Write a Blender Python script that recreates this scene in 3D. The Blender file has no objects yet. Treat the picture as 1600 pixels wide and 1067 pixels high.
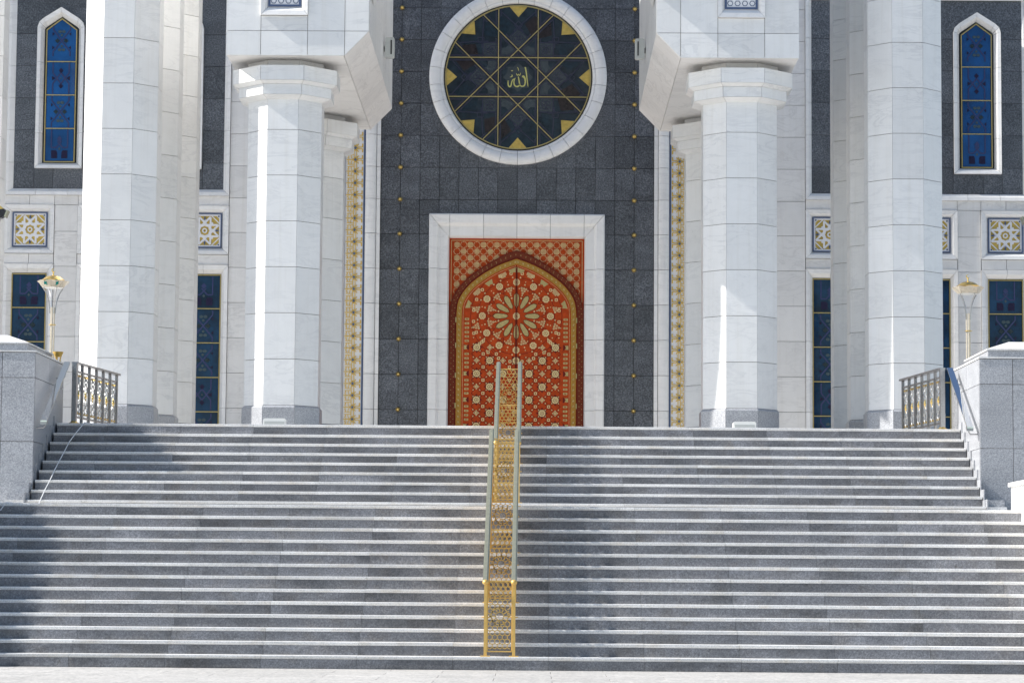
import bpy, bmesh, math, random
from math import sin, cos, pi, sqrt, atan2, tan, radians
from mathutils import Matrix, Vector
random.seed(7)
S = bpy.context.scene
# ---------------------------------------------------------------- camera
cd = bpy.data.cameras.new('camera'); cam = bpy.data.objects.new('camera', cd)
S.collection.objects.link(cam); S.camera = cam
cd.sensor_width = 36.0; cd.lens = 4185.33 / 1600 * 36; cd.clip_start = 0.5; cd.clip_end = 3000
Rv = Vector((0.99994055, 0.00786267, 0.00755418)); Uv = Vector((-0.00682742, -0.08867514, 0.9960372))
Fv = Vector((-0.00850138, 0.99602957, 0.08861619))
M = Matrix((Rv, Uv, -Fv)).transposed().to_4x4(); M.translation = Vector((0.402, 0.0, 1.022))
cam.matrix_world = M
# ---------------------------------------------------------------- sky, sun, exposure
SUN_K, SUN_T = 0.08, 0.82
sd = Vector((-1, -SUN_K, SUN_T)).normalized()
W = bpy.data.worlds.new('World'); S.world = W; W.use_nodes = True
wn = W.node_tree.nodes; wl = W.node_tree.links
sky = wn.new('ShaderNodeTexSky'); sky.sky_type = 'NISHITA'; sky.sun_disc = False
sky.sun_elevation = math.asin(sd.z); sky.sun_rotation = atan2(sd.x, sd.y)
sky.air_density = 1.0; sky.dust_density = 0.7; sky.ozone_density = 1.1
wn['Background'].inputs['Strength'].default_value = 0.10
wl.new(sky.outputs[0], wn['Background'].inputs['Color'])
sl = bpy.data.lights.new('sun', 'SUN'); sl.energy = 5.0; sl.angle = radians(0.5); sl.color = (1.0, 0.96, 0.90)
so = bpy.data.objects.new('sun', sl); S.collection.objects.link(so)
so.rotation_euler = (-sd).to_track_quat('-Z', 'Y').to_euler()
S.view_settings.view_transform = 'Standard'; S.view_settings.look = 'None'
S.view_settings.gamma = 1; S.view_settings.use_curve_mapping = False
S.view_settings.exposure = 0.74
# ---------------------------------------------------------------- materials
def newmat(name, rough=0.5, metal=0.0, spec=0.5):
    m = bpy.data.materials.new(name); m.use_nodes = True
    b = m.node_tree.nodes['Principled BSDF']
    b.inputs['Roughness'].default_value = rough; b.inputs['Metallic'].default_value = metal
    b.inputs['Specular IOR Level'].default_value = spec
    return m, m.node_tree.nodes, m.node_tree.links, b
def ramp(n, stops):
    r = n.new('ShaderNodeValToRGB'); e = r.color_ramp.elements
    while len(e) < len(stops): e.new(0.5)
    for i, (p, c) in enumerate(stops):
        e[i].position = p; e[i].color = (c[0], c[1], c[2], 1)
    return r
def coords(n, l, jump=0.0):
    g = n.new('ShaderNodeNewGeometry')
    if not jump: return g.outputs['Position']
    oi = n.new('ShaderNodeObjectInfo')
    mu = n.new('ShaderNodeMath'); mu.operation = 'MULTIPLY'; mu.inputs[1].default_value = jump
    l.new(oi.outputs['Random'], mu.inputs[0])
    ad = n.new('ShaderNodeVectorMath'); ad.operation = 'ADD'
    l.new(g.outputs['Position'], ad.inputs[0]); l.new(mu.outputs[0], ad.inputs[1])
    return ad.outputs[0]
def noise(n, l, co, scale, detail=2, rough=0.5, dist=0.0, stretch=None):
    t = n.new('ShaderNodeTexNoise'); t.inputs['Scale'].default_value = scale
    t.inputs['Detail'].default_value = detail; t.inputs['Roughness'].default_value = rough
    t.inputs['Distortion'].default_value = dist
    if stretch:
        mp = n.new('ShaderNodeMapping'); mp.inputs['Scale'].default_value = stretch
        if len(stretch) > 3: pass
        l.new(co, mp.inputs['Vector']); co = mp.outputs[0]
    l.new(co, t.inputs['Vector']); return t.outputs['Fac']
def mixc(n, l, a, b, fac, mode='MIX'):
    m = n.new('ShaderNodeMix'); m.data_type = 'RGBA'; m.blend_type = mode
    if isinstance(fac, float): m.inputs[0].default_value = fac
    else: l.new(fac, m.inputs[0])
    for i, v in ((6, a), (7, b)):
        if isinstance(v, tuple): m.inputs[i].default_value = (v[0], v[1], v[2], 1)
        else: l.new(v, m.inputs[i])
    return m.outputs[2]
def rnd_gain(n, l, lo, hi):
    oi = n.new('ShaderNodeObjectInfo'); mr = n.new('ShaderNodeMapRange')
    mr.inputs['To Min'].default_value = lo; mr.inputs['To Max'].default_value = hi
    l.new(oi.outputs['Random'], mr.inputs['Value'])
    c = n.new('ShaderNodeCombineColor')
    for i in range(3): l.new(mr.outputs[0], c.inputs[i])
    return c.outputs[0]
def bump(n, l, b, h, strength, dist=0.01):
    bp = n.new('ShaderNodeBump'); bp.inputs['Strength'].default_value = strength; bp.inputs['Distance'].default_value = dist
    l.new(h, bp.inputs['Height']); l.new(bp.outputs[0], b.inputs['Normal'])
def marble(name, base, vein, rough=0.3, amt=0.55, gain=(0.95, 1.03), spec=0.5):
    m, n, l, b = newmat(name, rough, 0, spec)
    co = coords(n, l, 37.0)
    mp = n.new('ShaderNodeMapping'); mp.inputs['Rotation'].default_value = (0.3, 0.75, 0.2)
    mp.inputs['Scale'].default_value = (0.9, 0.9, 3.2); l.new(co, mp.inputs['Vector'])
    v = noise(n, l, mp.outputs[0], 1.3, 7, 0.62, 0.9)
    r = ramp(n, [(0.0, (0, 0, 0)), (0.455, (0, 0, 0)), (0.5, (1, 1, 1)), (0.545, (0, 0, 0)), (1, (0, 0, 0))])
    l.new(v, r.inputs[0])
    msk = noise(n, l, co, 0.9, 3, 0.6); r2 = ramp(n, [(0.38, (0, 0, 0)), (0.62, (1, 1, 1))]); l.new(msk, r2.inputs[0])
    f = mixc(n, l, (0, 0, 0), r.outputs[0], r2.outputs[0])
    cl = noise(n, l, co, 2.6, 5, 0.65); r3 = ramp(n, [(0.3, tuple(c * 0.93 for c in base)), (0.7, base)]); l.new(cl, r3.inputs[0])
    mm = n.new('ShaderNodeMath'); mm.operation = 'MULTIPLY'; mm.inputs[1].default_value = amt; l.new(f, mm.inputs[0])
    c = mixc(n, l, r3.outputs[0], vein, mm.outputs[0])
    fl = noise(n, l, co, 28, 4, 0.7); r4 = ramp(n, [(0.66, (1, 1, 1)), (0.74, (0.80, 0.80, 0.80))]); l.new(fl, r4.inputs[0])
    c = mixc(n, l, c, r4.outputs[0], 0.6, 'MULTIPLY')
    gp = n.new('ShaderNodeNewGeometry').outputs['Position']
    sk = noise(n, l, gp, 1.0, 4, 0.65, 0.2, (11, 11, 0.45)); r6 = ramp(n, [(0.50, (1, 1, 1)), (0.78, (0.86, 0.84, 0.80))]); l.new(sk, r6.inputs[0])
    c = mixc(n, l, c, r6.outputs[0], 0.4, 'MULTIPLY')
    c = mixc(n, l, c, rnd_gain(n, l, *gain), 1.0, 'MULTIPLY')
    l.new(c, b.inputs['Base Color'])
    rr = n.new('ShaderNodeMapRange'); rr.inputs['To Min'].default_value = rough * 0.8; rr.inputs['To Max'].default_value = rough * 1.4
    l.new(cl, rr.inputs['Value']); l.new(rr.outputs[0], b.inputs['Roughness'])
    return m
def granite(name, dark, mid, light, scale=34, rough=0.35, gain=(0.88, 1.12), patch=0.25, stain=None, spec=0.5, drip=False):
    m, n, l, b = newmat(name, rough, 0, spec)
    co = coords(n, l, 11.0)
    s = noise(n, l, co, scale, 4, 0.72)
    r = ramp(n, [(0.34, dark), (0.5, mid), (0.66, light)]); l.new(s, r.inputs[0])
    s2 = noise(n, l, co, scale * 2.7, 2, 0.7)
    r2 = ramp(n, [(0.32, (0.62, 0.62, 0.63)), (0.5, (1, 1, 1)), (0.7, (1.25, 1.25, 1.25))]); l.new(s2, r2.inputs[0])
    c = mixc(n, l, r.outputs[0], r2.outputs[0], 0.8, 'MULTIPLY')
    p = noise(n, l, co, 1.4, 5, 0.62, 0.6, (0.8, 0.8, 1.6))
    r3 = ramp(n, [(0.3, (1 - patch,) * 3), (0.7, (1 + patch * 0.8,) * 3)]); l.new(p, r3.inputs[0])
    c = mixc(n, l, c, r3.outputs[0], 1.0, 'MULTIPLY')
    if stain:
        q = noise(n, l, co, 3.1, 4, 0.6, 0.3); r5 = ramp(n, [(0.5, (1, 1, 1)), (0.75, stain)]); l.new(q, r5.inputs[0])
        c = mixc(n, l, c, r5.outputs[0], 1.0, 'MULTIPLY')
    if drip:
        gp = n.new('ShaderNodeNewGeometry').outputs['Position']
        d1 = noise(n, l, gp, 1.0, 3, 0.7, 0, (26, 3, 2.2)); d2 = noise(n, l, gp, 0.9, 2, 0.5)
        q1 = ramp(n, [(0.60, (0, 0, 0)), (0.74, (1, 1, 1))]); l.new(d1, q1.inputs[0])
        q2 = ramp(n, [(0.50, (0, 0, 0)), (0.66, (0.55, 0.55, 0.55))]); l.new(d2, q2.inputs[0])
        dm_ = mixc(n, l, (0, 0, 0), q1.outputs[0], q2.outputs[0])
        c = mixc(n, l, c, (0.36, 0.37, 0.40), dm_)
        e1 = noise(n, l, gp, 7.0, 3, 0.6); q3 = ramp(n, [(0.70, (1, 1, 1)), (0.76, (0.62, 0.58, 0.52))]); l.new(e1, q3.inputs[0])
        c = mixc(n, l, c, q3.outputs[0], 0.8, 'MULTIPLY')
    c = mixc(n, l, c, rnd_gain(n, l, *gain), 1.0, 'MULTIPLY')
    l.new(c, b.inputs['Base Color'])
    rr = n.new('ShaderNodeMapRange'); rr.inputs['To Min'].default_value = rough * 0.75; rr.inputs['To Max'].default_value = rough * 1.35
    l.new(s, rr.inputs['Value']); l.new(rr.outputs[0], b.inputs['Roughness'])
    return m
def metal(name, col, rough=0.25, var=0.15, scale=40):
    m, n, l, b = newmat(name, rough, 1.0)
    co = coords(n, l, 5.0); s = noise(n, l, co, scale, 3, 0.6)
    r = ramp(n, [(0.3, tuple(c * (1 - var) for c in col)), (0.7, col)]); l.new(s, r.inputs[0]); l.new(r.outputs[0], b.inputs['Base Color'])
    rr = n.new('ShaderNodeMapRange'); rr.inputs['To Min'].default_value = rough * 0.7; rr.inputs['To Max'].default_value = rough * 1.5
    l.new(s, rr.inputs['Value']); l.new(rr.outputs[0], b.inputs['Roughness'])
    return m
def plain(name, col, rough=0.5, var=0.12, scale=20, metal=0.0, spec=0.5, gain=None):
    if name.startswith(('orange', 'maroon', 'brown', 'door', 'cream', 'pale')): spec = 0.12
    m, n, l, b = newmat(name, rough, metal, spec)
    co = coords(n, l, 5.0); s = noise(n, l, co, scale, 4, 0.65)
    r = ramp(n, [(0.3, tuple(c * (1 - var) for c in col)), (0.7, tuple(min(1, c * (1 + var * 0.5)) for c in col))])
    l.new(s, r.inputs[0]); c = r.outputs[0]
    if gain: c = mixc(n, l, c, rnd_gain(n, l, *gain), 1.0, 'MULTIPLY')
    l.new(c, b.inputs['Base Color']); return m
MARBLE = marble('white_marble', (0.80, 0.80, 0.79), (0.44, 0.45, 0.47), 0.28, 0.30, (0.92, 1.03))
MARBLE_WALL = marble('wall_marble', (0.80, 0.785, 0.765), (0.42, 0.41, 0.40), 0.38, 0.35, (0.93, 1.03))
MARBLE_TRIM = marble('trim_marble', (0.87, 0.86, 0.845), (0.5, 0.5, 0.5), 0.35, 0.3, (0.96, 1.03))
GROUT = plain('grout', (0.17, 0.14, 0.11), 0.9)
GROUT_DARK = plain('dark_grout', (0.035, 0.035, 0.035), 0.9)
DARK_GRANITE = granite('dark_granite', (0.030, 0.034, 0.042), (0.085, 0.092, 0.106), (0.185, 0.196, 0.216), 36, 0.30, (0.80, 1.18), 0.30)
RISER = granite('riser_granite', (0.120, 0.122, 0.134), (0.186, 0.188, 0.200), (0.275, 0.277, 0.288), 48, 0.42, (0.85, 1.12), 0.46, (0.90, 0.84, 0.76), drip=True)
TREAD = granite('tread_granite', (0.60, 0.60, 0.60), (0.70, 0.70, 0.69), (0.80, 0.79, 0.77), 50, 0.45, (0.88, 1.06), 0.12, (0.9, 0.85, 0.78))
PED = granite('pedestal_granite', (0.23, 0.238, 0.258), (0.35, 0.36, 0.382), (0.50, 0.51, 0.525), 55, 0.3, (0.94, 1.06), 0.1)
PLAZA = granite('plaza_granite', (0.36, 0.353, 0.335), (0.44, 0.428, 0.405), (0.52, 0.50, 0.47), 9, 0.6, (0.95, 1.04), 0.1)
FLOOR = granite('platform_granite', (0.56, 0.54, 0.51), (0.66, 0.64, 0.61), (0.74, 0.72, 0.69), 24, 0.35, (0.92, 1.06), 0.12)
GOLD = metal('gold_leaf', (0.85, 0.60, 0.20), 0.28)
GOLD_PAINT = plain('gold_paint', (0.62, 0.40, 0.09), 0.35, 0.25, 50, 0.35)
GOLD_BAR = plain('brass_bar', (0.46, 0.37, 0.15), 0.35, 0.15, 30, 0.3)
GOLD_SHEET = plain('gold_sheet', (0.60, 0.43, 0.10), 0.45, 0.22, 12, 0.25)
CHAMPAGNE = plain('champagne_rail', (0.44, 0.43, 0.31), 0.3, 0.12, 15, 0.65)
RAILGOLD = plain('gold_lacquer', (0.70, 0.45, 0.13), 0.38, 0.12, 30, 0.35)
STEEL = metal('stainless_steel', (0.42, 0.42, 0.42), 0.28, 0.12)
MIRROR = metal('polished_steel', (0.75, 0.78, 0.82), 0.05, 0.02)
DOOR_RED = plain('orange_red_wood', (0.47, 0.060, 0.011), 0.55, 0.30, 9)
DOOR_DARK = plain('maroon_wood', (0.15, 0.018, 0.012), 0.45, 0.2, 25)
DOOR_MID = plain('orange_deep_line', (0.20, 0.022, 0.010), 0.5, 0.2, 20)
DOOR_BROWN = plain('brown_carved_wood', (0.17, 0.034, 0.015), 0.5, 0.3, 40)
CREAM = plain('cream_inlay', (0.72, 0.56, 0.28), 0.45, 0.15, 30)
OLIVE = plain('pale_gold_fretwork', (0.50, 0.40, 0.17), 0.5, 0.35, 45)
DOOR_GOLD = plain('door_gold_band', (0.44, 0.24, 0.05), 0.42, 0.35, 60, 0.2)
BLUE = plain('blue_tile', (0.075, 0.11, 0.21), 0.35, 0.2, 20)
BLUE_DIA = plain('slate_blue_tile', (0.14, 0.18, 0.27), 0.35, 0.2, 20)
BLACK = plain('black_frame', (0.012, 0.012, 0.014), 0.4)
TILE_WHITE = plain('white_fretwork', (0.80, 0.80, 0.82), 0.5, 0.06, 20)
YELLOW_NET = plain('yellow_gilding', (0.80, 0.54, 0.09), 0.4, 0.22, 30, 0.15)
WHITE_PAINT = plain('white_enamel', (0.80, 0.80, 0.77), 0.35, 0.04)
GREY_BOX = plain('grey_enamel', (0.50, 0.52, 0.50), 0.4, 0.05)
PETALW = plain('cream_lamp_panel', (0.60, 0.54, 0.44), 0.3, 0.15, 30, 0.3)
CABLE = plain('white_cable', (0.75, 0.75, 0.75), 0.5, 0.03)
TEAL = plain('teal_glass', (0.0, 0.22, 0.17), 0.15, 0.1)
PANE = plain('sky_tinted_glass', (0.009, 0.080, 0.25), 0.06, 0.4, 1.1, 0.0, 0.25, (0.75, 1.15))  # blue of the reflected sky put into the base colour
PANE_LOW = plain('painted_reflection_glass', (0.005, 0.038, 0.095), 0.05, 0.7, 1.3, 0.0, 0.3, (0.8, 1.2))  # sky blue and dark reflections painted into the colour by coarse noise
MOTIF = plain('violet_glass_print', (0.022, 0.030, 0.12), 0.12)
MOTIF_OLIVE = plain('olive_glass_print', (0.040, 0.068, 0.085), 0.12)
MOTIF_DARK = plain('maroon_glass_print', (0.022, 0.018, 0.050), 0.12)
MED_GLASS = plain('dark_stained_glass', (0.018, 0.032, 0.044), 0.14, 0.6, 5.0, 0.0, 0.3)
MED_NAVY = plain('navy_leading', (0.012, 0.015, 0.042), 0.3, 0.2, 12)
MED_GREY = plain('smoky_glass', (0.036, 0.050, 0.058), 0.25, 0.25, 8)
MED_RUST = plain('rust_stained_glass', (0.026, 0.018, 0.018), 0.25, 0.7, 12, 0, 0.3)
MED_TEAL = plain('teal_stained_glass', (0.010, 0.026, 0.040), 0.25, 0.7, 12, 0, 0.3)
CALLI = plain('calligraphy_gold', (0.55, 0.52, 0.16), 0.4, 0.1)
# ---------------------------------------------------------------- mesh helpers
class MB:
    def __init__(s): s.v = []; s.f = []
    def box(s, x0, x1, y0, y1, z0, z1):
        b = len(s.v); s.v += [(x, y, z) for z in (z0, z1) for y in (y0, y1) for x in (x0, x1)]
        s.f += [tuple(b + i for i in q) for q in ((0, 2, 3, 1), (4, 5, 7, 6), (0, 1, 5, 4), (2, 6, 7, 3), (0, 4, 6, 2), (1, 3, 7, 5))]
        return s
    def prism(s, pts, y0, y1):                       # polygon in x-z, front at y0, back at y1
        b = len(s.v); n = len(pts)
        a = sum(pts[i][0] * pts[(i + 1) % n][1] - pts[(i + 1) % n][0] * pts[i][1] for i in range(n))
        if a < 0: pts = pts[::-1]
        s.v += [(x, y0, z) for x, z in pts] + [(x, y1, z) for x, z in pts]
        s.f.append(tuple(b + i for i in range(n))); s.f.append(tuple(b + n + i for i in range(n - 1, -1, -1)))
        for i in range(n):
            j = (i + 1) % n; s.f.append((b + i, b + n + i, b + n + j, b + j))
        return s
    def hprism(s, pts, z0, z1, top=1.0, c=(0, 0)):   # polygon in x-y extruded up
        b = len(s.v); n = len(pts)
        s.v += [(x, y, z0) for x, y in pts] + [(c[0] + (x - c[0]) * top, c[1] + (y - c[1]) * top, z1) for x, y in pts]
        s.f.append(tuple(b + i for i in range(n - 1, -1, -1))); s.f.append(tuple(b + n + i for i in range(n)))
        for i in range(n):
            j = (i + 1) % n; s.f.append((b + i, b + j, b + n + j, b + n + i))
        return s
    def xprism(s, pts, x0, x1):                      # polygon in y-z extruded along x
        b = len(s.v); n = len(pts)
        s.v += [(x0, y, z) for y, z in pts] + [(x1, y, z) for y, z in pts]
        s.f.append(tuple(b + i for i in range(n))); s.f.append(tuple(b + n + i for i in range(n - 1, -1, -1)))
        for i in range(n):
            j = (i + 1) % n; s.f.append((b + i, b + n + i, b + n + j, b + j))
        return s
    def strip(s, a, c, w, y0, y1):                   # bar in the x-z plane
        dx, dz = c[0] - a[0], c[1] - a[1]; L = sqrt(dx * dx + dz * dz) or 1e-6
        nx, nz = -dz / L * w / 2, dx / L * w / 2
        return s.prism([(a[0] + nx, a[1] + nz), (a[0] - nx, a[1] - nz), (c[0] - nx, c[1] - nz), (c[0] + nx, c[1] + nz)], y0, y1)
    def band(s, A, B, y0, y1, closed=False):         # flat band between two polylines
        n = len(A)
        for i in range(n if closed else n - 1):
            j = (i + 1) % n; s.prism([A[i], A[j], B[j], B[i]], y0, y1)
        return s
    def tube(s, path, r, n=8, caps=True):
        rs = r if isinstance(r, (list, tuple)) else [r] * len(path)
        P = [Vector(p) for p in path]; b0 = len(s.v); prev = None
        for i, p in enumerate(P):
            t = (P[min(i + 1, len(P) - 1)] - P[max(i - 1, 0)]).normalized()
            if prev is None:
                u = t.cross(Vector((0, 0, 1)))
                if u.length < 1e-3: u = t.cross(Vector((0, 1, 0)))
            else: u = prev - t * prev.dot(t)
            u.normalize(); w = t.cross(u); prev = u
            for k in range(n):
                a = 2 * pi * k / n; s.v.append(tuple(p + (u * cos(a) + w * sin(a)) * rs[i]))
        for i in range(len(P) - 1):
            for k in range(n):
                a = b0 + i * n + k; c = b0 + i * n + (k + 1) % n; s.f.append((a, c, c + n, a + n))
        if caps:
            s.f.append(tuple(b0 + k for k in range(n - 1, -1, -1))); e = b0 + (len(P) - 1) * n
            s.f.append(tuple(e + k for k in range(n)))
        return s
    def lathe(s, prof, c=(0, 0, 0), n=24):           # profile (r,z)
        b = len(s.v)
        for r, z in prof:
            for k in range(n): s.v.append((c[0] + r * cos(2 * pi * k / n), c[1] + r * sin(2 * pi * k / n), c[2] + z))
        for i in range(len(prof) - 1):
            for k in range(n):
                a = b + i * n + k; d = b + i * n + (k + 1) % n; s.f.append((a, d, d + n, a + n))
        return s
    def mesh(s, name, mat, smooth=False):
        me = bpy.data.meshes.new(name); me.from_pydata(s.v, [], s.f)
        bm = bmesh.new(); bm.from_mesh(me); bmesh.ops.recalc_face_normals(bm, faces=bm.faces)
        if smooth:
            for f in bm.faces: f.smooth = True
            for e in bm.edges:
                if len(e.link_faces) == 2 and e.calc_face_angle(0) > 0.6: e.smooth = False
        bm.to_mesh(me); bm.free(); me.materials.append(mat); return me
    def obj(s, name, mat, parent=None, smooth=False, **k): return link(name, s.mesh(name, mat, smooth), parent, **k)
def link(name, me, parent=None, loc=None, rot=None, label=None, cat=None, group=None, kind=None):
    o = bpy.data.objects.new(name, me); S.collection.objects.link(o)
    if parent: o.parent = parent
    if loc: o.location = loc
    if rot: o.rotation_euler = rot
    if label: o['label'] = label
    if cat: o['category'] = cat
    if group: o['group'] = group
    if kind: o['kind'] = kind
    return o
def thing(name, loc, label, cat, group=None): return link(name, None, None, loc, None, label, cat, group)
def tree_copy(o, loc, label, mirror=False):
    c = o.copy(); S.collection.objects.link(c); c.location = loc; c['label'] = label
    if mirror: c.scale.x = -1
    for ch in list(o.children):
        d = ch.copy(); S.collection.objects.link(d); d.parent = c
        for g in list(ch.children):
            e = g.copy(); S.collection.objects.link(e); e.parent = d
    return c
_boxes = {}
def slab(name, parent, x0, x1, y0, y1, z0, z1, mat, g=0.004, jit=0.0, gx=None, gy=0.0, gz=None, off=(0, 0, 0)):
    """one stone: a box of its own (meshes shared by size), shrunk by the joint; off = location of the parent"""
    gx = g if gx is None else gx; gz = g if gz is None else gz
    d = (round(x1 - x0 - 2 * gx, 3), round(y1 - y0 - 2 * gy, 3), round(z1 - z0 - 2 * gz, 3))
    if min(d) <= 0.004: return None
    key = (d, mat.name, name)
    if key not in _boxes:
        a, b, c = d[0] / 2, d[1] / 2, d[2] / 2
        _boxes[key] = MB().box(-a, a, -b, b, -c, c).mesh(name, mat)
    o = link(name, _boxes[key], parent, ((x0 + x1) / 2 - off[0], (y0 + y1) / 2 - off[1], (z0 + z1) / 2 - off[2]))
    if jit: o.rotation_euler = (random.uniform(-jit, jit), 0, random.uniform(-jit, jit))
    return o
def poly_slab(name, parent, pts, y0, y1, mat, inset=0.004):
    cx = sum(p[0] for p in pts) / len(pts); cz = sum(p[1] for p in pts) / len(pts)
    return MB().prism(pts, y0, y1).obj(name, mat, parent)
# ---------------------------------------------------------------- ground and stairs
D0, TD, LD, H = 30.68, 0.2782, 3.471, 0.15
def stepY(n): return D0 + (n - 1) * TD + (LD if n > 13 else 0)
def stepZ(n): return n * H + (0.012 if n == 22 else 0)
ZF = stepZ(22)
g = MB(); g.box(-400, 400, -600, 26, -0.5, -0.004); g.box(-400, 400, 26, 700, -0.5, -0.02)
g.obj('ground', PLAZA, kind='structure')
plaza = link('plaza', None, kind='structure')
base = MB().box(-16, 16, 26.0, 30.67, -0.019, -0.012).obj('paving_bed', GROUT, plaza)
k = 0
yy = 26.0
while yy < 30.6:
    y2 = min(yy + 0.72, 30.675)
    xx = -9.6 + (0.6 if k % 2 else 0)
    while xx < 9.6:
        slab('paving_stone', plaza, xx, xx + 1.2, yy, y2, -0.06, 0.0, PLAZA, 0.003, gy=0.003, gz=0); xx += 1.2
    yy = y2; k += 1
XW = 16.0
def flight(name, n0, n1, xa, xb, zbase, back):
    st = link(name, None, kind='structure')
    core = MB()
    for n in range(n0, n1 + 1):
        y1 = stepY(n + 1) + 0.05 if n < n1 else back
        core.box(xa, xb, stepY(n) + 0.03, y1 + 0.02, zbase, stepZ(n) - 0.045)
    core.obj('core', GROUT, st)
    ja = []
    js = [xa] + [x for x in [-0.51 + 1.095 * k for k in range(-12, 13)] if xa + 0.05 < x < xb - 0.05] + [xb]
    for n in range(n0, n1 + 1):
        sh = 0.0
        yb = stepY(n + 1) + 0.02 if n < n1 else stepY(n) + 0.42
        for a, b in zip(js[:-1], js[1:]):
            dj = random.uniform(-0.002, 0.002)
            L_ = b - a - 0.003; dp = yb - stepY(n) + 0.001; key = ('tread', round(L_, 3), round(dp, 3))
            if key not in _boxes:
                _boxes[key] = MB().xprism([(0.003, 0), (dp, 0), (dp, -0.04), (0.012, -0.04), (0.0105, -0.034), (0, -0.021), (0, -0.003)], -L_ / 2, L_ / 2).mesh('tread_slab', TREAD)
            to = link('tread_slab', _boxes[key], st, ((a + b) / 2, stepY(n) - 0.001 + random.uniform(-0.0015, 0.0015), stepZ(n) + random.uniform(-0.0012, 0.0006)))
            to.rotation_euler = (random.uniform(-0.002, 0.002), 0, random.uniform(-0.001, 0.001))
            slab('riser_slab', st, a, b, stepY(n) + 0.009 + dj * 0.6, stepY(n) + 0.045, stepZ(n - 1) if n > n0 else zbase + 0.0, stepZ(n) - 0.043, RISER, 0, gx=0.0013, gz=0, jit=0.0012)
    return st
lower = flight('lower_staircase', 1, 13, -9.27, 9.345, 0.0, 37.9)
upper = flight('upper_staircase', 14, 22, -6.74, 6.76, stepZ(13), 62)
MB().box(-16, 16, stepY(13) + 0.424, 38.4, 1.90, stepZ(13) - 0.003).obj('landing', FLOOR, kind='structure')
plat = MB().box(-40, 40, stepY(22) + 0.424, 57.6, 3.0, ZF - 0.003); plat.box(-40, -6.84, 38.44, 40.41, 0, 3.0); plat.box(6.84, 40, 38.42, 40.41, 0, 3.0)
plat.obj('platform', FLOOR, kind='structure')
# plinth blocks beside the first upper step
for s in (-1, 1):
    t = thing('plinth_block', (s * 6.9, 37.9, 1.95), ['low granite kerb block at the foot of the left pedestal', 'low granite kerb block at the foot of the right pedestal'][s > 0], 'kerb block', 'kerb blocks by the pedestals')
    MB().box(-0.16, 0.16, -0.11, 0.5, 0, 0.145).obj('lower_stone', TREAD, t); MB().box(-0.14, 0.14, -0.04, 0.5, 0.147, 0.245).obj('upper_stone', PED, t)
# ---------------------------------------------------------------- pedestals
def pedestal(s):
    X0 = 6.79; Xo = 9.2; Y0, Y1 = 38.4, 40.75
    zb = stepZ(13); zs = [zb, 2.95, 3.87, 4.235]
    side = ['left', 'right'][s > 0]
    t = thing('granite_pedestal', (s * (X0 + 0.6), Y0, zb), 'grey granite pedestal at the %s end of the upper steps, %s' % (side, ['inner face in shade', 'inner face sunlit'][s > 0]), 'pedestal', 'pedestals flanking the upper steps')
    ox, oy, oz = s * (X0 + 0.6), Y0, zb
    def W_(x0, x1): return (min(s * x0, s * x1), max(s * x0, s * x1))
    a, b = W_(X0 + 0.02, Xo - 0.02)
    MB().box(a - ox, b - ox, 0.02, Y1 - Y0 - 0.02, 0, 4.22 - zb).obj('core', GROUT, t)
    for za, zc in zip(zs[:-1], zs[1:]):
        for xa, xb in ((X0, 7.265), (7.265, 8.2), (8.2, Xo)):
            p, q = W_(xa, xb); slab('granite_slab', t, p, q, Y0, Y0 + 0.03, za, zc, PED, 0.004, off=(ox, oy, oz), jit=0.001)
        for ya, yb in ((Y0 + 0.033, 39.55), (39.55, Y1)):
            p, q = W_(X0, X0 + 0.03); slab('granite_slab', t, p, q, ya, yb, za, zc, PED, 0.0, gy=0.004, gz=0.004, off=(ox, oy, oz))
    # two-tier cap with a hipped top
    p, q = W_(X0 - 0.012, Xo)
    MB().box(p - ox, q - ox, -0.012, Y1 - Y0, 4.24 - oz, 4.262 - oz).obj('cap_slab', TREAD, t)
    p, q = W_(X0 + 0.15, Xo)
    MB().box(p - ox, q - ox, 0.15, Y1 - Y0 - 0.15, 4.264 - oz, 4.37 - oz).obj('upper_block', PED, t)
    m = MB(); x0, x1 = X0 + 0.13, 9.0
    vs = [(x0, 0.13, 4.372), (x1, 0.13, 4.372), (x1, 2.2, 4.372), (x0, 2.2, 4.372), (x0, 0.13, 4.392), (x1, 0.13, 4.392), (x1, 2.2, 4.392), (x0, 2.2, 4.392), (x0 + 0.42, 0.72, 4.545), (x1 - 0.2, 0.72, 4.545), (x1 - 0.2, 1.6, 4.545), (x0 + 0.42, 1.6, 4.545)]
    m.v = [(s * x - ox, y, z - oz) for x, y, z in vs]
    m.f = [(3, 2, 1, 0), (0, 1, 5, 4), (1, 2, 6, 5), (2, 3, 7, 6), (3, 0, 4, 7), (4, 5, 9, 8), (5, 6, 10, 9), (6, 7, 11, 10), (7, 4, 8, 11), (8, 9, 10, 11)]
    m.obj('hipped_cap', TREAD, t)
    for n in range(14, 23):       # stepped skirting along the inner face
        p, q = W_(X0 - 0.018, X0 - 0.002)
        MB().box(p - ox, q - ox, stepY(n) - 0.03 - oy, stepY(n) + TD - 0.034 - oy, (stepZ(n) + 0.002 if n > 13 else 0) - oz - 0.148, stepZ(n) + 0.10 - oz).obj('skirting_block', PED, t)
for s in (-1, 1): pedestal(s)
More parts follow.
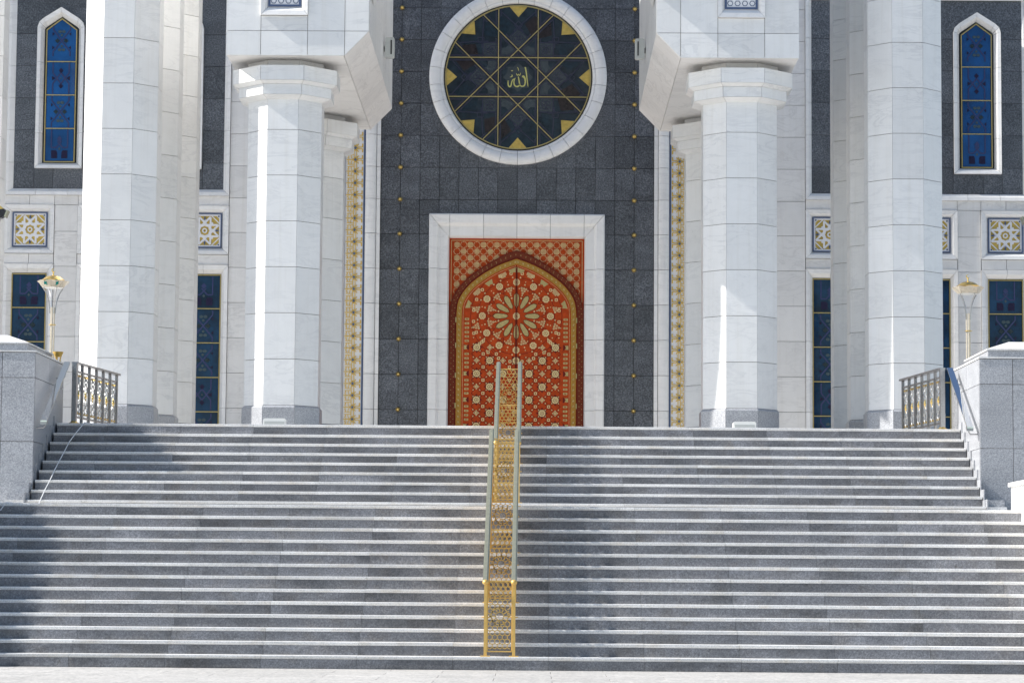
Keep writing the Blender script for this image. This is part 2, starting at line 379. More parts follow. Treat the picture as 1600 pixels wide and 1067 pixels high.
# low parapets along the lower flight
for s in (-1, 1):
    x0, x1 = (6.58, 7.6)
    def P_(y): return max(0.35, 2.27 - max(0, 33.2 - y) * H / TD)
    side = ['left', 'right'][s > 0]
    t = thing('low_parapet', (s * 7.0, 35.0, 1.95), 'low white marble parapet at the %s edge of the landing' % side, 'parapet', 'parapets beside the lower steps')
    for nm, mat, e, dz in (('wall', MARBLE_TRIM, 0.0, 0.0), ('coping', MARBLE_TRIM, 0.035, 0.05)):
        pts = [(34.75 + e - 35, 0)] + [(30.4 - e - 35, 0 - 1.95)]
        if nm == 'wall': poly = [(34.75 - 35, 0.002), (34.75 - 35, 0.318), (33.2 - 35, 0.318), (30.5 - 35, 0.318 - 2.7 * H / TD), (30.5 - 35, -1.949), (31 - 35, -1.949)]
        else: poly = [(34.78 - 35, 0.32), (34.78 - 35, 0.37), (33.2 - 35, 0.37), (30.47 - 35, 0.37 - 2.73 * H / TD), (30.47 - 35, 0.32 - 2.73 * H / TD), (33.2 - 35, 0.32)]
        MB().xprism(poly, (x0 - e) * s - s * 7.0, (x1 + e) * s - s * 7.0).obj(nm, mat, t)
# ---------------------------------------------------------------- octagonal columns
T8 = tan(pi / 8)
def octo(a, c=(0, 0)): return [(c[0] + a / cos(pi / 8) * cos(pi / 8 + k * pi / 4), c[1] + a / cos(pi / 8) * sin(pi / 8 + k * pi / 4)) for k in range(8)]
_fac = {}
def facet_mesh(name, a, h, mat, th=0.03, g=0.002, gz=0.004):
    key = (name, round(a, 3), round(h, 3), mat.name)
    if key not in _fac:
        w0 = a * T8 - g; w1 = (a - th) * T8 - g; z0, z1 = gz, h - gz; c = 0.006
        m = MB(); m.v = [(-w0, -a, z0), (w0, -a, z0), (w0, -a, z1), (-w0, -a, z1), (-w1, -a + th, z0), (w1, -a + th, z0), (w1, -a + th, z1), (-w1, -a + th, z1)]
        m.f = [(0, 1, 2, 3), (4, 7, 6, 5), (0, 4, 5, 1), (1, 5, 6, 2), (2, 6, 7, 3), (3, 7, 4, 0)]
        _fac[key] = m.mesh(name, mat)
    return _fac[key]
def shaft(t, a, zs, name='marble_slab', mat=MARBLE):
    for k in range(8):
        if k in (3, 4, 5):
            link('rear_slab', facet_mesh('rear_slab', a, zs[-1] - zs[0], mat), t, (0, 0, zs[0]), (0, 0, k * pi / 4)); continue
        for z0, z1 in zip(zs[:-1], zs[1:]):
            link(name, facet_mesh(name, a, z1 - z0, mat), t, (0, 0, z0), (0, 0, k * pi / 4))
def ring8(t, name, a0, a1, z0, z1, mat=MARBLE, core=True):
    """a course of eight mitred stones; a0 bottom radius, a1 top radius"""
    m = MB(); g_ = 0.0035
    th = 0.12
    vs = []
    for (a, z) in ((a0, z0), (a1, z1)):
        w0 = a * T8 - g_; w1 = (a - th) * T8 - g_
        vs += [(-w0, -a, z), (w0, -a, z), (w1, -a + th, z), (-w1, -a + th, z)]
    m.v = vs; m.f = [(3, 2, 1, 0), (4, 5, 6, 7), (0, 1, 5, 4), (1, 2, 6, 5), (2, 3, 7, 6), (3, 0, 4, 7)]
    me = m.mesh(name, mat)
    for k in range(8): link(name, me, t, (0, 0, 0), (0, 0, k * pi / 4))
ROW = 0.766; ZB = 3.865
def column(x, y, label, inner, top, group):
    t = thing('marble_column', (x, y, ZF), label, 'column', group)
    a = 0.618; b = ZB - ZF
    MB().hprism(octo(a - 0.025), 0, top - ZF).obj('core', GROUT, t)
    # granite base with a splayed top
    for k in range(8): link('base_slab', facet_mesh('base_slab', a + 0.03, b - 0.035, PED, 0.05, 0.0015, 0.0), t, (0, 0, 0), (0, 0, k * pi / 4))
    ring8(t, 'base_moulding', a + 0.03, a + 0.004, b - 0.035, b - 0.002, PED)
    zs = [b]
    while zs[-1] + ROW < top - ZF - 0.12: zs.append(zs[-1] + ROW)
    zs.append(top - ZF); shaft(t, a, zs)
    if inner:
        ring8(t, 'capital_stone', 0.775, 0.775, 9.03 - ZF, 9.20 - ZF); ring8(t, 'capital_moulding', 0.62, 0.77, 9.0 - ZF - 0.03, 9.027 - ZF)
        ring8(t, 'abacus_stone', 0.872, 0.872, 9.255 - ZF, 9.50 - ZF); ring8(t, 'abacus_moulding', 0.78, 0.868, 9.203 - ZF, 9.252 - ZF)
        MB().hprism(octo(0.75), 9.03 - ZF, 9.49 - ZF).obj('capital_core', GROUT, t)
        ring8(t, 'neck_stone', 0.635, 0.635, 9.503 - ZF, 9.628 - ZF)
    return t
YR = (44.72, 47.3, 49.9)
column(-3.82, YR[0], 'left front column carrying the overhanging block, sunlit stripe down its left face', True, 9.0, 'capital columns')
column(3.82, YR[0], 'right front column carrying the overhanging block, sunlit only near its foot', True, 9.0, 'capital columns')
column(-3.82, YR[2], 'rear column with capital behind the left front column', True, 9.0, 'capital columns')
column(3.82, YR[2], 'rear column with capital behind the right front column', True, 9.0, 'capital columns')
for s in (-1, 1):
    sd_ = ['left', 'right'][s > 0]
    column(s * 6.58, YR[0], 'tall front pier on the %s running out of the top of the photo, beside the metal balustrade' % sd_, False, 16, 'tall octagonal piers')
    column(s * 6.58, YR[1], 'second tall pier in the %s row, just behind the front pier' % sd_, False, 16, 'tall octagonal piers')
    column(s * 6.58, YR[2], 'rearmost tall pier in the %s row of three' % sd_, False, 16, 'tall octagonal piers')
    column(s * 10.25, YR[2], 'tall pier cut off by the %s edge of the photo' % sd_, False, 16, 'tall octagonal piers')
# ---------------------------------------------------------------- overhanging blocks
def block(s):
    side = ['left', 'right'][s > 0]
    t = thing('overhanging_block', (s * 3.8, 43.6, 9.63), 'big white marble mass with a sloping underside resting on the %s pair of capital columns' % side, 'building block', 'overhanging marble blocks')
    BY = 43.70; BB = 51.0; ZT = 16.0
    ox, oy, oz = s * 3.8, 43.6, 9.63
    # outline in x-z (for the right hand block, x grows outward)
    def tr(p): return (s * p[0] - ox, p[1] - oz)
    out = [(2.78, 9.632), (4.74, 9.632), (4.74, ZT), (2.38, ZT), (2.38, 10.04)]
    inn = [(2.79, 9.66), (4.71, 9.66), (4.71, ZT), (2.41, ZT), (2.41, 10.05)]
    MB().prism([tr(p) for p in inn], BY + 0.03 - oy, BB - oy).obj('core', GROUT, t)
    # front stones
    xs = [2.38, 2.78, 3.395, 4.17, 4.74]; zs = [9.632, 10.045, 10.9, 11.7, 12.5, 13.3, 14.1, 15, 16]
    for i in range(4):
        for j in range(8):
            xa, xb, za, zc = xs[i], xs[i + 1], zs[j], zs[j + 1]
            if i == 0 and j == 0:
                MB().prism([tr(p) for p in ((2.78 - 0.004, 9.642), (2.78 - 0.004, 10.045 - 0.004), (2.388, 10.045 - 0.004))], BY - oy, BY + 0.03 - oy).obj('marble_slab', MARBLE, t); continue
            if i == 2 and j == 1:
                zc = 10.30; slab('marble_slab', t, min(s * xa, s * xb), max(s * xa, s * xb), BY, BY + 0.03, za, zc, MARBLE, 0.004, off=(ox, oy, oz)); continue
            if i == 2 and j == 2: continue
            slab('marble_slab', t, min(s * xa, s * xb), max(s * xa, s * xb), BY, BY + 0.03, za, zc, MARBLE, 0.004, off=(ox, oy, oz))
    # framed little window
    o_ = [(3.395, 10.304), (4.17, 10.304), (4.17, 11.696), (3.395, 11.696)]; i_ = [(3.51, 10.45), (4.055, 10.45), (4.055, 11.55), (3.51, 11.55)]
    for a in range(4):
        b = (a + 1) % 4
        frame_block(t, [tr(o_[a]), tr(o_[b]), tr(i_[b]), tr(i_[a])], BY - 0.05 - oy, BY + 0.028 - oy, (0, 1), MARBLE_TRIM, y_back=BY + 0.06 - oy)
    c = [tr(p) for p in i_]
    w = MB().prism([(min(q[0] for q in c), c[0][1]), (max(q[0] for q in c), c[0][1]), (max(q[0] for q in c), c[2][1]), (min(q[0] for q in c), c[2][1])], BY + 0.018 - oy, BY + 0.028 - oy).obj('small_window', TILE_WHITE, t)
    f = MB(); x0, x1 = min(q[0] for q in c), max(q[0] for q in c); z0, z1 = c[0][1], c[2][1]
    f.box(x0, x1, BY + 0.002 - oy, BY + 0.017 - oy, z0, z0 + 0.035); f.box(x0, x0 + 0.035, BY + 0.002 - oy, BY + 0.017 - oy, z0 + 0.036, z1); f.box(x1 - 0.035, x1, BY + 0.002 - oy, BY + 0.017 - oy, z0 + 0.036, z1)
    f.obj('window_frame', BLUE, w)
    f = MB()
    for k in range(4):
        for j in range(4):
            cx = x0 + 0.09 + k * 0.122; cz = z0 + 0.10 + j * 0.13
            for q in range(6):
                a1, a2 = q * pi / 3, (q + 1) * pi / 3
                f.strip((cx + 0.045 * cos(a1), cz + 0.045 * sin(a1)), (cx + 0.045 * cos(a2), cz + 0.045 * sin(a2)), 0.012, BY + 0.012 - oy, BY + 0.0175 - oy)
    f.obj('window_scroll', BLUE_DIA, w, kind='stuff')
    # soffit, bevel and inner side stones, in strips along the depth
    ys = [BY + 0.002, 44.6, 45.7, 46.8, 47.9, 49.0, 50.0, BB]
    for ya, yb in zip(ys[:-1], ys[1:]):
        slab('soffit_slab', t, min(s * 2.79, s * 4.73), max(s * 2.79, s * 4.73), max(ya, BY + 0.034), yb, 9.632, 9.659, MARBLE_WALL, 0.0, gy=0.0015, off=(ox, oy, oz))
        m = MB(); A, B = (2.78, 9.632), (2.38, 10.04); C, Dd = (2.405, 10.06), (2.795, 9.66)
        m.prism([tr(p) for p in (A, B, C, Dd)], max(ya, BY + 0.034) + 0.0015 - oy, yb - 0.0015 - oy).obj('bevel_slab', MARBLE_WALL, t)
        for za, zc in ((10.045, 10.9), (10.9, 12.5), (12.5, 14.1), (14.1, 16)):
            for xx in (2.38, 4.71):
                slab('side_slab', t, min(s * xx, s * (xx + 0.03)), max(s * xx, s * (xx + 0.03)), max(ya, BY + 0.034), yb, za, zc, MARBLE, 0.0, gy=0.0015, gz=0.003, off=(ox, oy, oz))
    return t
def frame_block(parent, quad, y_out, y_in, front, mat, gap=0.003, y_back=None, name='frame_stone'):
    """mitred moulding stone: quad = outer a, outer b, inner b, inner a; outer edge proud, inner edge sunk"""
    (a, b, c, d) = [Vector((p[0], p[1])) for p in quad]
    u = (b - a).normalized() * gap; v = (c - d).normalized() * gap
    a, b, c, d = a + u, b - u, c - v, d + v
    m1, m2 = a.lerp(d, 0.52), b.lerp(c, 0.52)
    yb = y_back if y_back is not None else max(y_in, y_out) + 0.05
    ym = y_out + (y_in - y_out) * 0.12
    m = MB()
    m.v = [(a.x, y_out, a.y), (b.x, y_out, b.y), (m2.x, ym, m2.y), (m1.x, ym, m1.y), (c.x, y_in, c.y), (d.x, y_in, d.y), (a.x, yb, a.y), (b.x, yb, b.y), (c.x, yb, c.y), (d.x, yb, d.y)]
    m.f = [(0, 1, 2, 3), (3, 2, 4, 5), (0, 6, 7, 1), (5, 4, 8, 9), (6, 9, 8, 7), (0, 3, 5, 9, 6), (1, 7, 8, 4, 2)]
    return m.obj(name, mat, parent)
for s in (-1, 1): block(s)
# unseen arch added between the blocks, shaped to shade the right columns
t = thing('shade_arch', (0, 43.6, 10.6), 'pointed arch added out of view between the overhanging blocks to cast shade', 'arch')
pts = [(-2.36, 10.7), (-2.0, 11.6), (-1.2, 13.3), (0, 14.2), (1.2, 13.3), (2.0, 11.6), (2.36, 10.7), (2.36, 16), (-2.36, 16)]
MB().prism([(x, z - 10.6) for x, z in pts], -0.15, 1.2).obj('arch_panel', MARBLE, t)
# unseen building mass added at far left to shade the facade
t = thing('shade_wing', (-21, 55.0, 0), 'tall marble mass added out of view on the left to shade the facade', 'building')
MB().box(-12, 7.6, 0.5, 22, 0, 36).obj('wall', MARBLE_WALL, t); MB().box(-12.3, 7.9, 0.2, 22, 36, 37).obj('cornice', MARBLE_TRIM, t)
# ---------------------------------------------------------------- facade
YF = 57.4
fac = thing('mosque_facade', (0, YF, ZF), 'dark granite and white marble mosque front with round window and carved orange door', 'building')
FO = (0, YF, ZF)
def fs(name, x0, x1, z0, z1, mat, y=YF, th=0.04, g=0.0045, jit=0.0, par=None): return slab(name, par or fac, x0, x1, y, y + th, z0, z1, mat, g, off=FO, jit=jit)
def Lp(pts): return [(x, z - ZF) for x, z in pts]
_w = MB(); _w.box(-14, 14, 0.30, 1.2, 0, 16 - ZF); _w.box(-2.99, -1.6, 0.078, 0.29, 0, 11); _w.box(1.6, 2.99, 0.078, 0.29, 0, 11); _w.box(-1.6, 1.6, 0.078, 0.29, 8.5 - ZF, 11)
_w.obj('wall', GROUT_DARK, fac)
ROWS = [ZF, 3.89, 4.65, 5.41, 6.17, 6.93, 7.69, 8.45, 9.2, 9.9, 10.6, 11.3, 12.0, 12.7, 13.4, 14.1, 14.8]
# --- central dark granite tiles
PX = 0.4217
xs = [-2.955] + [PX * k for k in range(-6, 7)] + [2.955]
MC = (0.0, 11.89); MR = 1.92
def outside_circle(x0, x1, z0, z1, r):      # tile clipped against the medallion: keep polygon outside
    return not all((x - MC[0]) ** 2 + (z - MC[1]) ** 2 < r * r for x in (x0, x1) for z in (z0, z1))
def cut_round(x0, x1, z0, z1, r):
    """outline of a tile cut back to the round opening"""
    B = []; n = 24
    for (a, b), (c, d) in (((x0, z0), (x1, z0)), ((x1, z0), (x1, z1)), ((x1, z1), (x0, z1)), ((x0, z1), (x0, z0))):
        B += [(a + (c - a) * q / n, b + (d - b) * q / n) for q in range(n)]
    ins = [(x - MC[0]) ** 2 + (z - MC[1]) ** 2 < r * r for x, z in B]
    if not any(ins): return None
    N = len(B); st = next(q for q in range(N) if not ins[q] and ins[q - 1])
    run = []; q = st
    while not ins[q % N] and q < st + N: run.append(B[q % N]); q += 1
    keep = [p for k, p in enumerate(run) if k in (0, len(run) - 1) or (p[0] in (x0, x1) and p[1] in (z0, z1))]
    a0 = atan2(keep[-1][1] - MC[1], keep[-1][0] - MC[0]); a1 = atan2(keep[0][1] - MC[1], keep[0][0] - MC[0])
    while a1 - a0 > pi: a1 -= 2 * pi
    while a1 - a0 < -pi: a1 += 2 * pi
    return keep + [(MC[0] + r * cos(a0 + (a1 - a0) * k / 6), MC[1] + r * sin(a0 + (a1 - a0) * k / 6)) for k in range(1, 6)]
for i in range(len(xs) - 1):
    for j in range(len(ROWS) - 1):
        x0, x1, z0, z1 = xs[i], xs[i + 1], ROWS[j], ROWS[j + 1]
        RT = 1.80
        if all((x - MC[0]) ** 2 + (z - MC[1]) ** 2 < RT * RT for x in (x0, x1) for z in (z0, z1)): continue
        c = cut_round(x0 + .003, x1 - .003, z0 + .003, z1 - .003, RT)
        if c: MB().prism(Lp(c), 0.035, 0.065).obj('granite_tile', DARK_GRANITE, fac); continue
        ps = [(x0, x1, z0, z1)]
        if z0 < 8.86 and x1 > -1.87 and x0 < 1.87:
            ps = []
            if x0 < -1.87: ps.append((x0, -1.87, z0, min(z1, 8.86)) if z1 > 8.9 else (x0, -1.87, z0, z1))
            if x1 > 1.87: ps.append((1.87, x1, z0, min(z1, 8.86)) if z1 > 8.9 else (1.87, x1, z0, z1))
            if z1 > 8.9: ps.append((x0, x1, 8.86, z1))
        for a, b, c, d in ps:
            if b - a > 0.02: fs('granite_tile', a, b, c, d, DARK_GRANITE, YF + 0.035, 0.03, 0.005, jit=0.002)
# gilded studs
sm = MB(); n = 16
sm.v = [(0, -0.075, 0)]
for rr, y in ((0.022, -0.068), (0.046, -0.045), (0.058, -0.012), (0.04, 0.03)):
    for k in range(n):
        f = rr * (1.0 if k % 2 == 0 else 0.80); sm.v.append((f * cos(2 * pi * k / n), y, f * sin(2 * pi * k / n)))
for k in range(n):
    sm.f.append((0, 1 + k, 1 + (k + 1) % n))
    for q in range(3): sm.f.append((1 + q * n + k, 1 + (q + 1) * n + k, 1 + (q + 1) * n + (k + 1) % n, 1 + q * n + (k + 1) % n))
stud = sm.mesh('gilded_stud', GOLD)
for s in (-1, 1):
    for z in ROWS[2:15]: link('gilded_stud', stud, fac, (s * 2.53, 0.02, z - ZF), (0, random.uniform(0, 0.7), 0))
# --- white strips, blue lines and the gilded ornament band each side
for s in (-1, 1):
    def SX(a, b): return (min(s * a, s * b), max(s * a, s * b))
    for z0, z1 in zip(ROWS[:-1], ROWS[1:]):
        fs('marble_slab', *SX(2.957, 3.045), z0, z1, MARBLE_TRIM, YF - 0.02, 0.06)
        x0, x1 = SX(3.05, 3.285)
        # rounded moulding stone
        m = MB(); n = 7; xa, xb = x0 + 0.001, x1 - 0.001; zz0, zz1 = z0 + 0.0045 - ZF, z1 - 0.0045 - ZF
        prof = [(xa + (xb - xa) * (0.5 - 0.5 * cos(pi * k / n)), -0.02 - 0.065 * sin(pi * k / n)) for k in range(n + 1)] + [(xb, 0.06), (xa, 0.06)]
        m.hprism(prof, zz0, zz1).obj('moulding_stone', MARBLE_TRIM, fac, smooth=True)
        fs('marble_slab', *SX(3.76, 5.02), z0, z1, MARBLE_WALL, YF - 0.01, 0.05); fs('marble_slab', *SX(5.02, 6.225), z0, z1, MARBLE_WALL, YF, 0.05)
    fs('blue_line', *SX(3.287, 3.325), ZF, 14.6, BLUE, YF + 0.0, 0.04, 0.0)
    fs('blue_line', *SX(3.72, 3.757), ZF, 14.6, BLUE, YF + 0.0, 0.04, 0.0)
    panel = fs('ornament_panel', *SX(3.326, 3.719), ZF, 14.6, TILE_WHITE, YF + 0.02, 0.03, 0.0)
    px, pz = panel.location.x, panel.location.z
    net = MB(); PITCH = 0.2555; nrow = int((14.6 - ZF) / PITCH)
    yA, yB = -0.035, -0.0145
    dm = MB().prism([(0, 0.036), (-0.030, 0), (0, -0.036), (0.030, 0)], -0.05, -0.015).mesh('blue_diamond', BLUE_DIA)
    for r in range(nrow):
        z = ZF + 0.10 + r * PITCH - ZF - pz; X = lambda v: s * v - px
        link('blue_diamond', dm, panel, (X(3.51), 0, z))
        nt = [(3.51, z + 0.058), (3.456, z), (3.51, z - 0.058), (3.564, z)]
        for a in range(4): net.strip((X(nt[a][0]), nt[a][1]), (X(nt[(a + 1) % 4][0]), nt[(a + 1) % 4][1]), 0.018, yA, yB)
        for sg in (-1, 1):
            e = 0.0008 * sg
            net.strip((X(3.51 + 0.026 * sg), z + 0.05), (X(3.51 + 0.026 * sg), z + PITCH - 0.05), 0.013, yA + e, yB)
            net.strip((X(3.455), z + 0.020 * sg), (X(3.37), z + 0.022 * sg), 0.014, yA + e, yB)
            net.strip((X(3.357), z + 0.013 * sg), (X(3.357), z + 0.095 * sg), 0.024, yA + 0.003, yB)
            net.strip((X(3.475), z + 0.045 * sg), (X(3.44), z + 0.085 * sg), 0.018, yA + 0.002, yB)
            for u in (3.575, 3.65): net.strip((X(u), z + 0.018 * sg), (X(u + 0.028), z + 0.055 * sg), 0.013, yA + 0.0015, yB)
            net.strip((X(3.545), z + (PITCH / 2) + 0.020 * sg), (X(3.68), z + (PITCH / 2) + 0.026 * sg), 0.012, yA + 0.001, yB)
            net.strip((X(3.60), z + 0.06 * sg), (X(3.60), z + 0.105 * sg), 0.013, yA + 0.002, yB)
            net.strip((X(3.655), z + 0.10 * sg), (X(3.655), z + 0.05 * sg), 0.016, yA + 0.0025, yB)
        net.strip((X(3.57), z), (X(3.70), z), 0.018, yA, yB)
    net.obj('gilded_net', YELLOW_NET, panel, kind='stuff')
# --- wings
def rect(x0, x1, z0, z1): return [(x0, z0), (x1, z0), (x1, z1), (x0, z1)]
def frame4(par, o, i, y_out, y_in, mat=MARBLE_TRIM, split=True):
    o = list(o); i = list(i); n = len(o)
    for a in range(n):
        b = (a + 1) % n
        A, B, C, Dd = Vector(o[a]), Vector(o[b]), Vector(i[b]), Vector(i[a])
        L = (B - A).length; k = max(1, round(L / 0.75)) if split else 1
        for q in range(k):
            t0, t1 = q / k, (q + 1) / k
            # keep joints square to the moulding
            e0, e1 = (A.lerp(B, t0), A.lerp(B, t1)); u = (B - A).normalized()
            f0 = Dd if q == 0 else Dd + u * ((e0 - Dd).dot(u)); f1 = C if q == k - 1 else Dd + u * ((e1 - Dd).dot(u))
            frame_block(par, [tuple(e0), tuple(e1), tuple(f1), tuple(f0)], y_out, y_in, None, mat)
def motif(kind):
    m = MB(); o = MB(); d = MB(); y0, y1 = -0.004, 0.0; w = 0.030
    if kind == 0:      # lattice with diamonds
        for s in (-1, 1):
            m.strip((0.19 * s, 0.34), (0.19 * s, 0.12), w, y0, y1); m.strip((0.19 * s, 0.12), (0, -0.12), w, y0, y1)
            m.strip((0.19 * s, -0.34), (0.19 * s, -0.12), w, y0 - .001, y1); m.strip((0.19 * s, -0.12), (0, 0.12), w, y0 - .001, y1)
            d.prism([(0.21 * s, 0.05), (0.13 * s, 0), (0.21 * s, -0.05)], y0, y1)
            d.prism([(0, 0.17 * s + 0.06), (-0.055, 0.17 * s), (0, 0.17 * s - 0.06), (0.055, 0.17 * s)], y0 - .003, y1)
        o.prism([(0, 0.02), (-0.02, 0), (0, -0.02), (0.02, 0)], y0 - .004, y1)
    elif kind == 1:    # flowers over a cross
        for s in (-1, 1):
            m.strip((0.2 * s, 0.24), (-0.2 * s, -0.24), w, y0 - .001 * (s > 0), y1); m.strip((0.2 * s, 0.24), (0.2 * s, 0.34), w, y0, y1); m.strip((-0.2 * s, -0.24), (-0.2 * s, -0.34), w, y0, y1)
            for q in (-1, 1):
                o.prism([(0.045 * q + 0.045 * cos(a), 0.2 * s + 0.035 * sin(a)) for a in [k * pi / 4 for k in range(8)]], y0 - .003, y1)
                o.prism([(0.10 * q + 0.06, 0), (0.10 * q, 0.055), (0.10 * q - 0.06, 0), (0.10 * q, -0.055)], y0 - .003, y1)
                d.prism([(0.22 * s, 0.15 * q + 0.04), (0.17 * s, 0.15 * q), (0.22 * s, 0.15 * q - 0.04)], y0, y1)
            o.prism([(0.03 * cos(a), 0.12 * s + 0.03 * sin(a)) for a in [k * pi / 3 for k in range(6)]], y0 - .003, y1)
    else:              # lower field with two dark squares
        for s in (-1, 1):
            d.prism([(0.05 * s, -0.29), (0.19 * s, -0.29), (0.19 * s, -0.12), (0.08 * s, -0.12), (0.05 * s, -0.16)], y0, y1)
            m.strip((0.19 * s, 0.34), (0.19 * s, -0.06), w, y0, y1); m.strip((0.19 * s, -0.06), (0.08 * s, -0.06), w, y0 - .001, y1); m.strip((0.08 * s, -0.06), (-0.05 * s, 0.08), w, y0 - .002 * (s > 0), y1)
        m.prism([(0, 0.2), (-0.06, 0.13), (0, 0.06), (0.06, 0.13)], y0 - .003, y1); o.prism([(0, -0.05), (-0.03, -0.085), (0, -0.12), (0.03, -0.085)], y0, y1)
    return [(x.mesh('glass_motif', mt)) for x, mt in ((m, MOTIF), (o, MOTIF_OLIVE), (d, MOTIF_DARK))]
MOT = [motif(k) for k in range(3)]
def panes(par, x0, x1, zs, y, mat, kinds, pts_top=None, sx=1.0):
    for r, (za, zc) in enumerate(zip(zs[:-1], zs[1:])):
        nx = 1 if x1 - x0 < 1 else 2
        for c in range(nx):
            xa = x0 + (x1 - x0) * c / nx; xb = x0 + (x1 - x0) * (c + 1) / nx; cx, cz = (xa + xb) / 2, (za + zc) / 2
            if pts_top and r == len(zs) - 2:
                p = MB().prism([(x - cx, z - cz) for x, z in pts_top], -0.01, 0.0).obj('pane', mat, par)
            else: p = link('pane', MB().box(xa - cx + 0.012, xb - cx - 0.012, -0.01, 0, za - cz + 0.012, zc - cz - 0.012).mesh('pane', mat), par)
            p.location = (cx, y, cz - ZF); p.rotation_euler = (random.uniform(-0.006, 0.006), 0, random.uniform(-0.01, 0.01))
            for me in MOT[kinds[r % len(kinds)]]:
                q = link('glass_motif', me, par, (cx, y - 0.017, cz - ZF), kind='stuff'); q.scale = (min(1.0, (xb - xa) / 0.68 * sx), 1, 1)
def arched_window(cx):
    w = 0.335; zb = 9.97; zsld = 12.885; zt = 13.14
    win = MB()
    T = 0.020
    P = [(cx - w, zb), (cx + w, zb), (cx + w, zsld), (cx, zt), (cx - w, zsld)]
    Q = [(cx - w + T, zb + T), (cx + w - T, zb + T), (cx + w - T, zsld - 0.012), (cx, zt - 0.03), (cx - w + T, zsld - 0.012)]
    win.band(Lp(P), Lp(Q), 0.075, 0.10, True)
    for z in (10.71, 11.445, 12.18): win.box(cx - w + T, cx + w - T, 0.078, 0.10, z - 0.010 - ZF, z + 0.010 - ZF)
    wo = win.obj('arched_window', GOLD_BAR, fac)
    MB().prism(Lp([(cx - w - 0.05, zb - 0.02), (cx + w + 0.05, zb - 0.02), (cx + w + 0.05, zsld + 0.03), (cx, zt + 0.07), (cx - w - 0.05, zsld + 0.03)]), 0.125, 0.2).obj('black_surround', BLACK, wo)
    tp = [(cx - w + T, 12.18 + 0.012), (cx + w - T, 12.18 + 0.012), (cx + w - T, zsld - 0.015), (cx, zt - 0.035), (cx - w + T, zsld - 0.015)]
    panes(wo, cx - w + T, cx + w - T, [zb + 0.02, 10.71, 11.445, 12.18, zt - 0.04], 0.105, PANE, [2, 1, 0, 1], tp)
    o = [(cx - 0.51, 9.825), (cx + 0.51, 9.825), (cx + 0.51, 12.92), (cx + 0.475, 13.03), (cx + 0.385, 13.115), (cx, 13.36), (cx - 0.385, 13.115), (cx - 0.475, 13.03), (cx - 0.51, 12.92)]
    i = [(cx - 0.375, 9.955), (cx + 0.375, 9.955), (cx + 0.375, 12.89), (cx + 0.36, 12.925), (cx + 0.32, 12.96), (cx, 13.175), (cx - 0.32, 12.96), (cx - 0.36, 12.925), (cx - 0.375, 12.89)]
    frame4(wo, Lp(o), Lp(i), -0.05, 0.10)
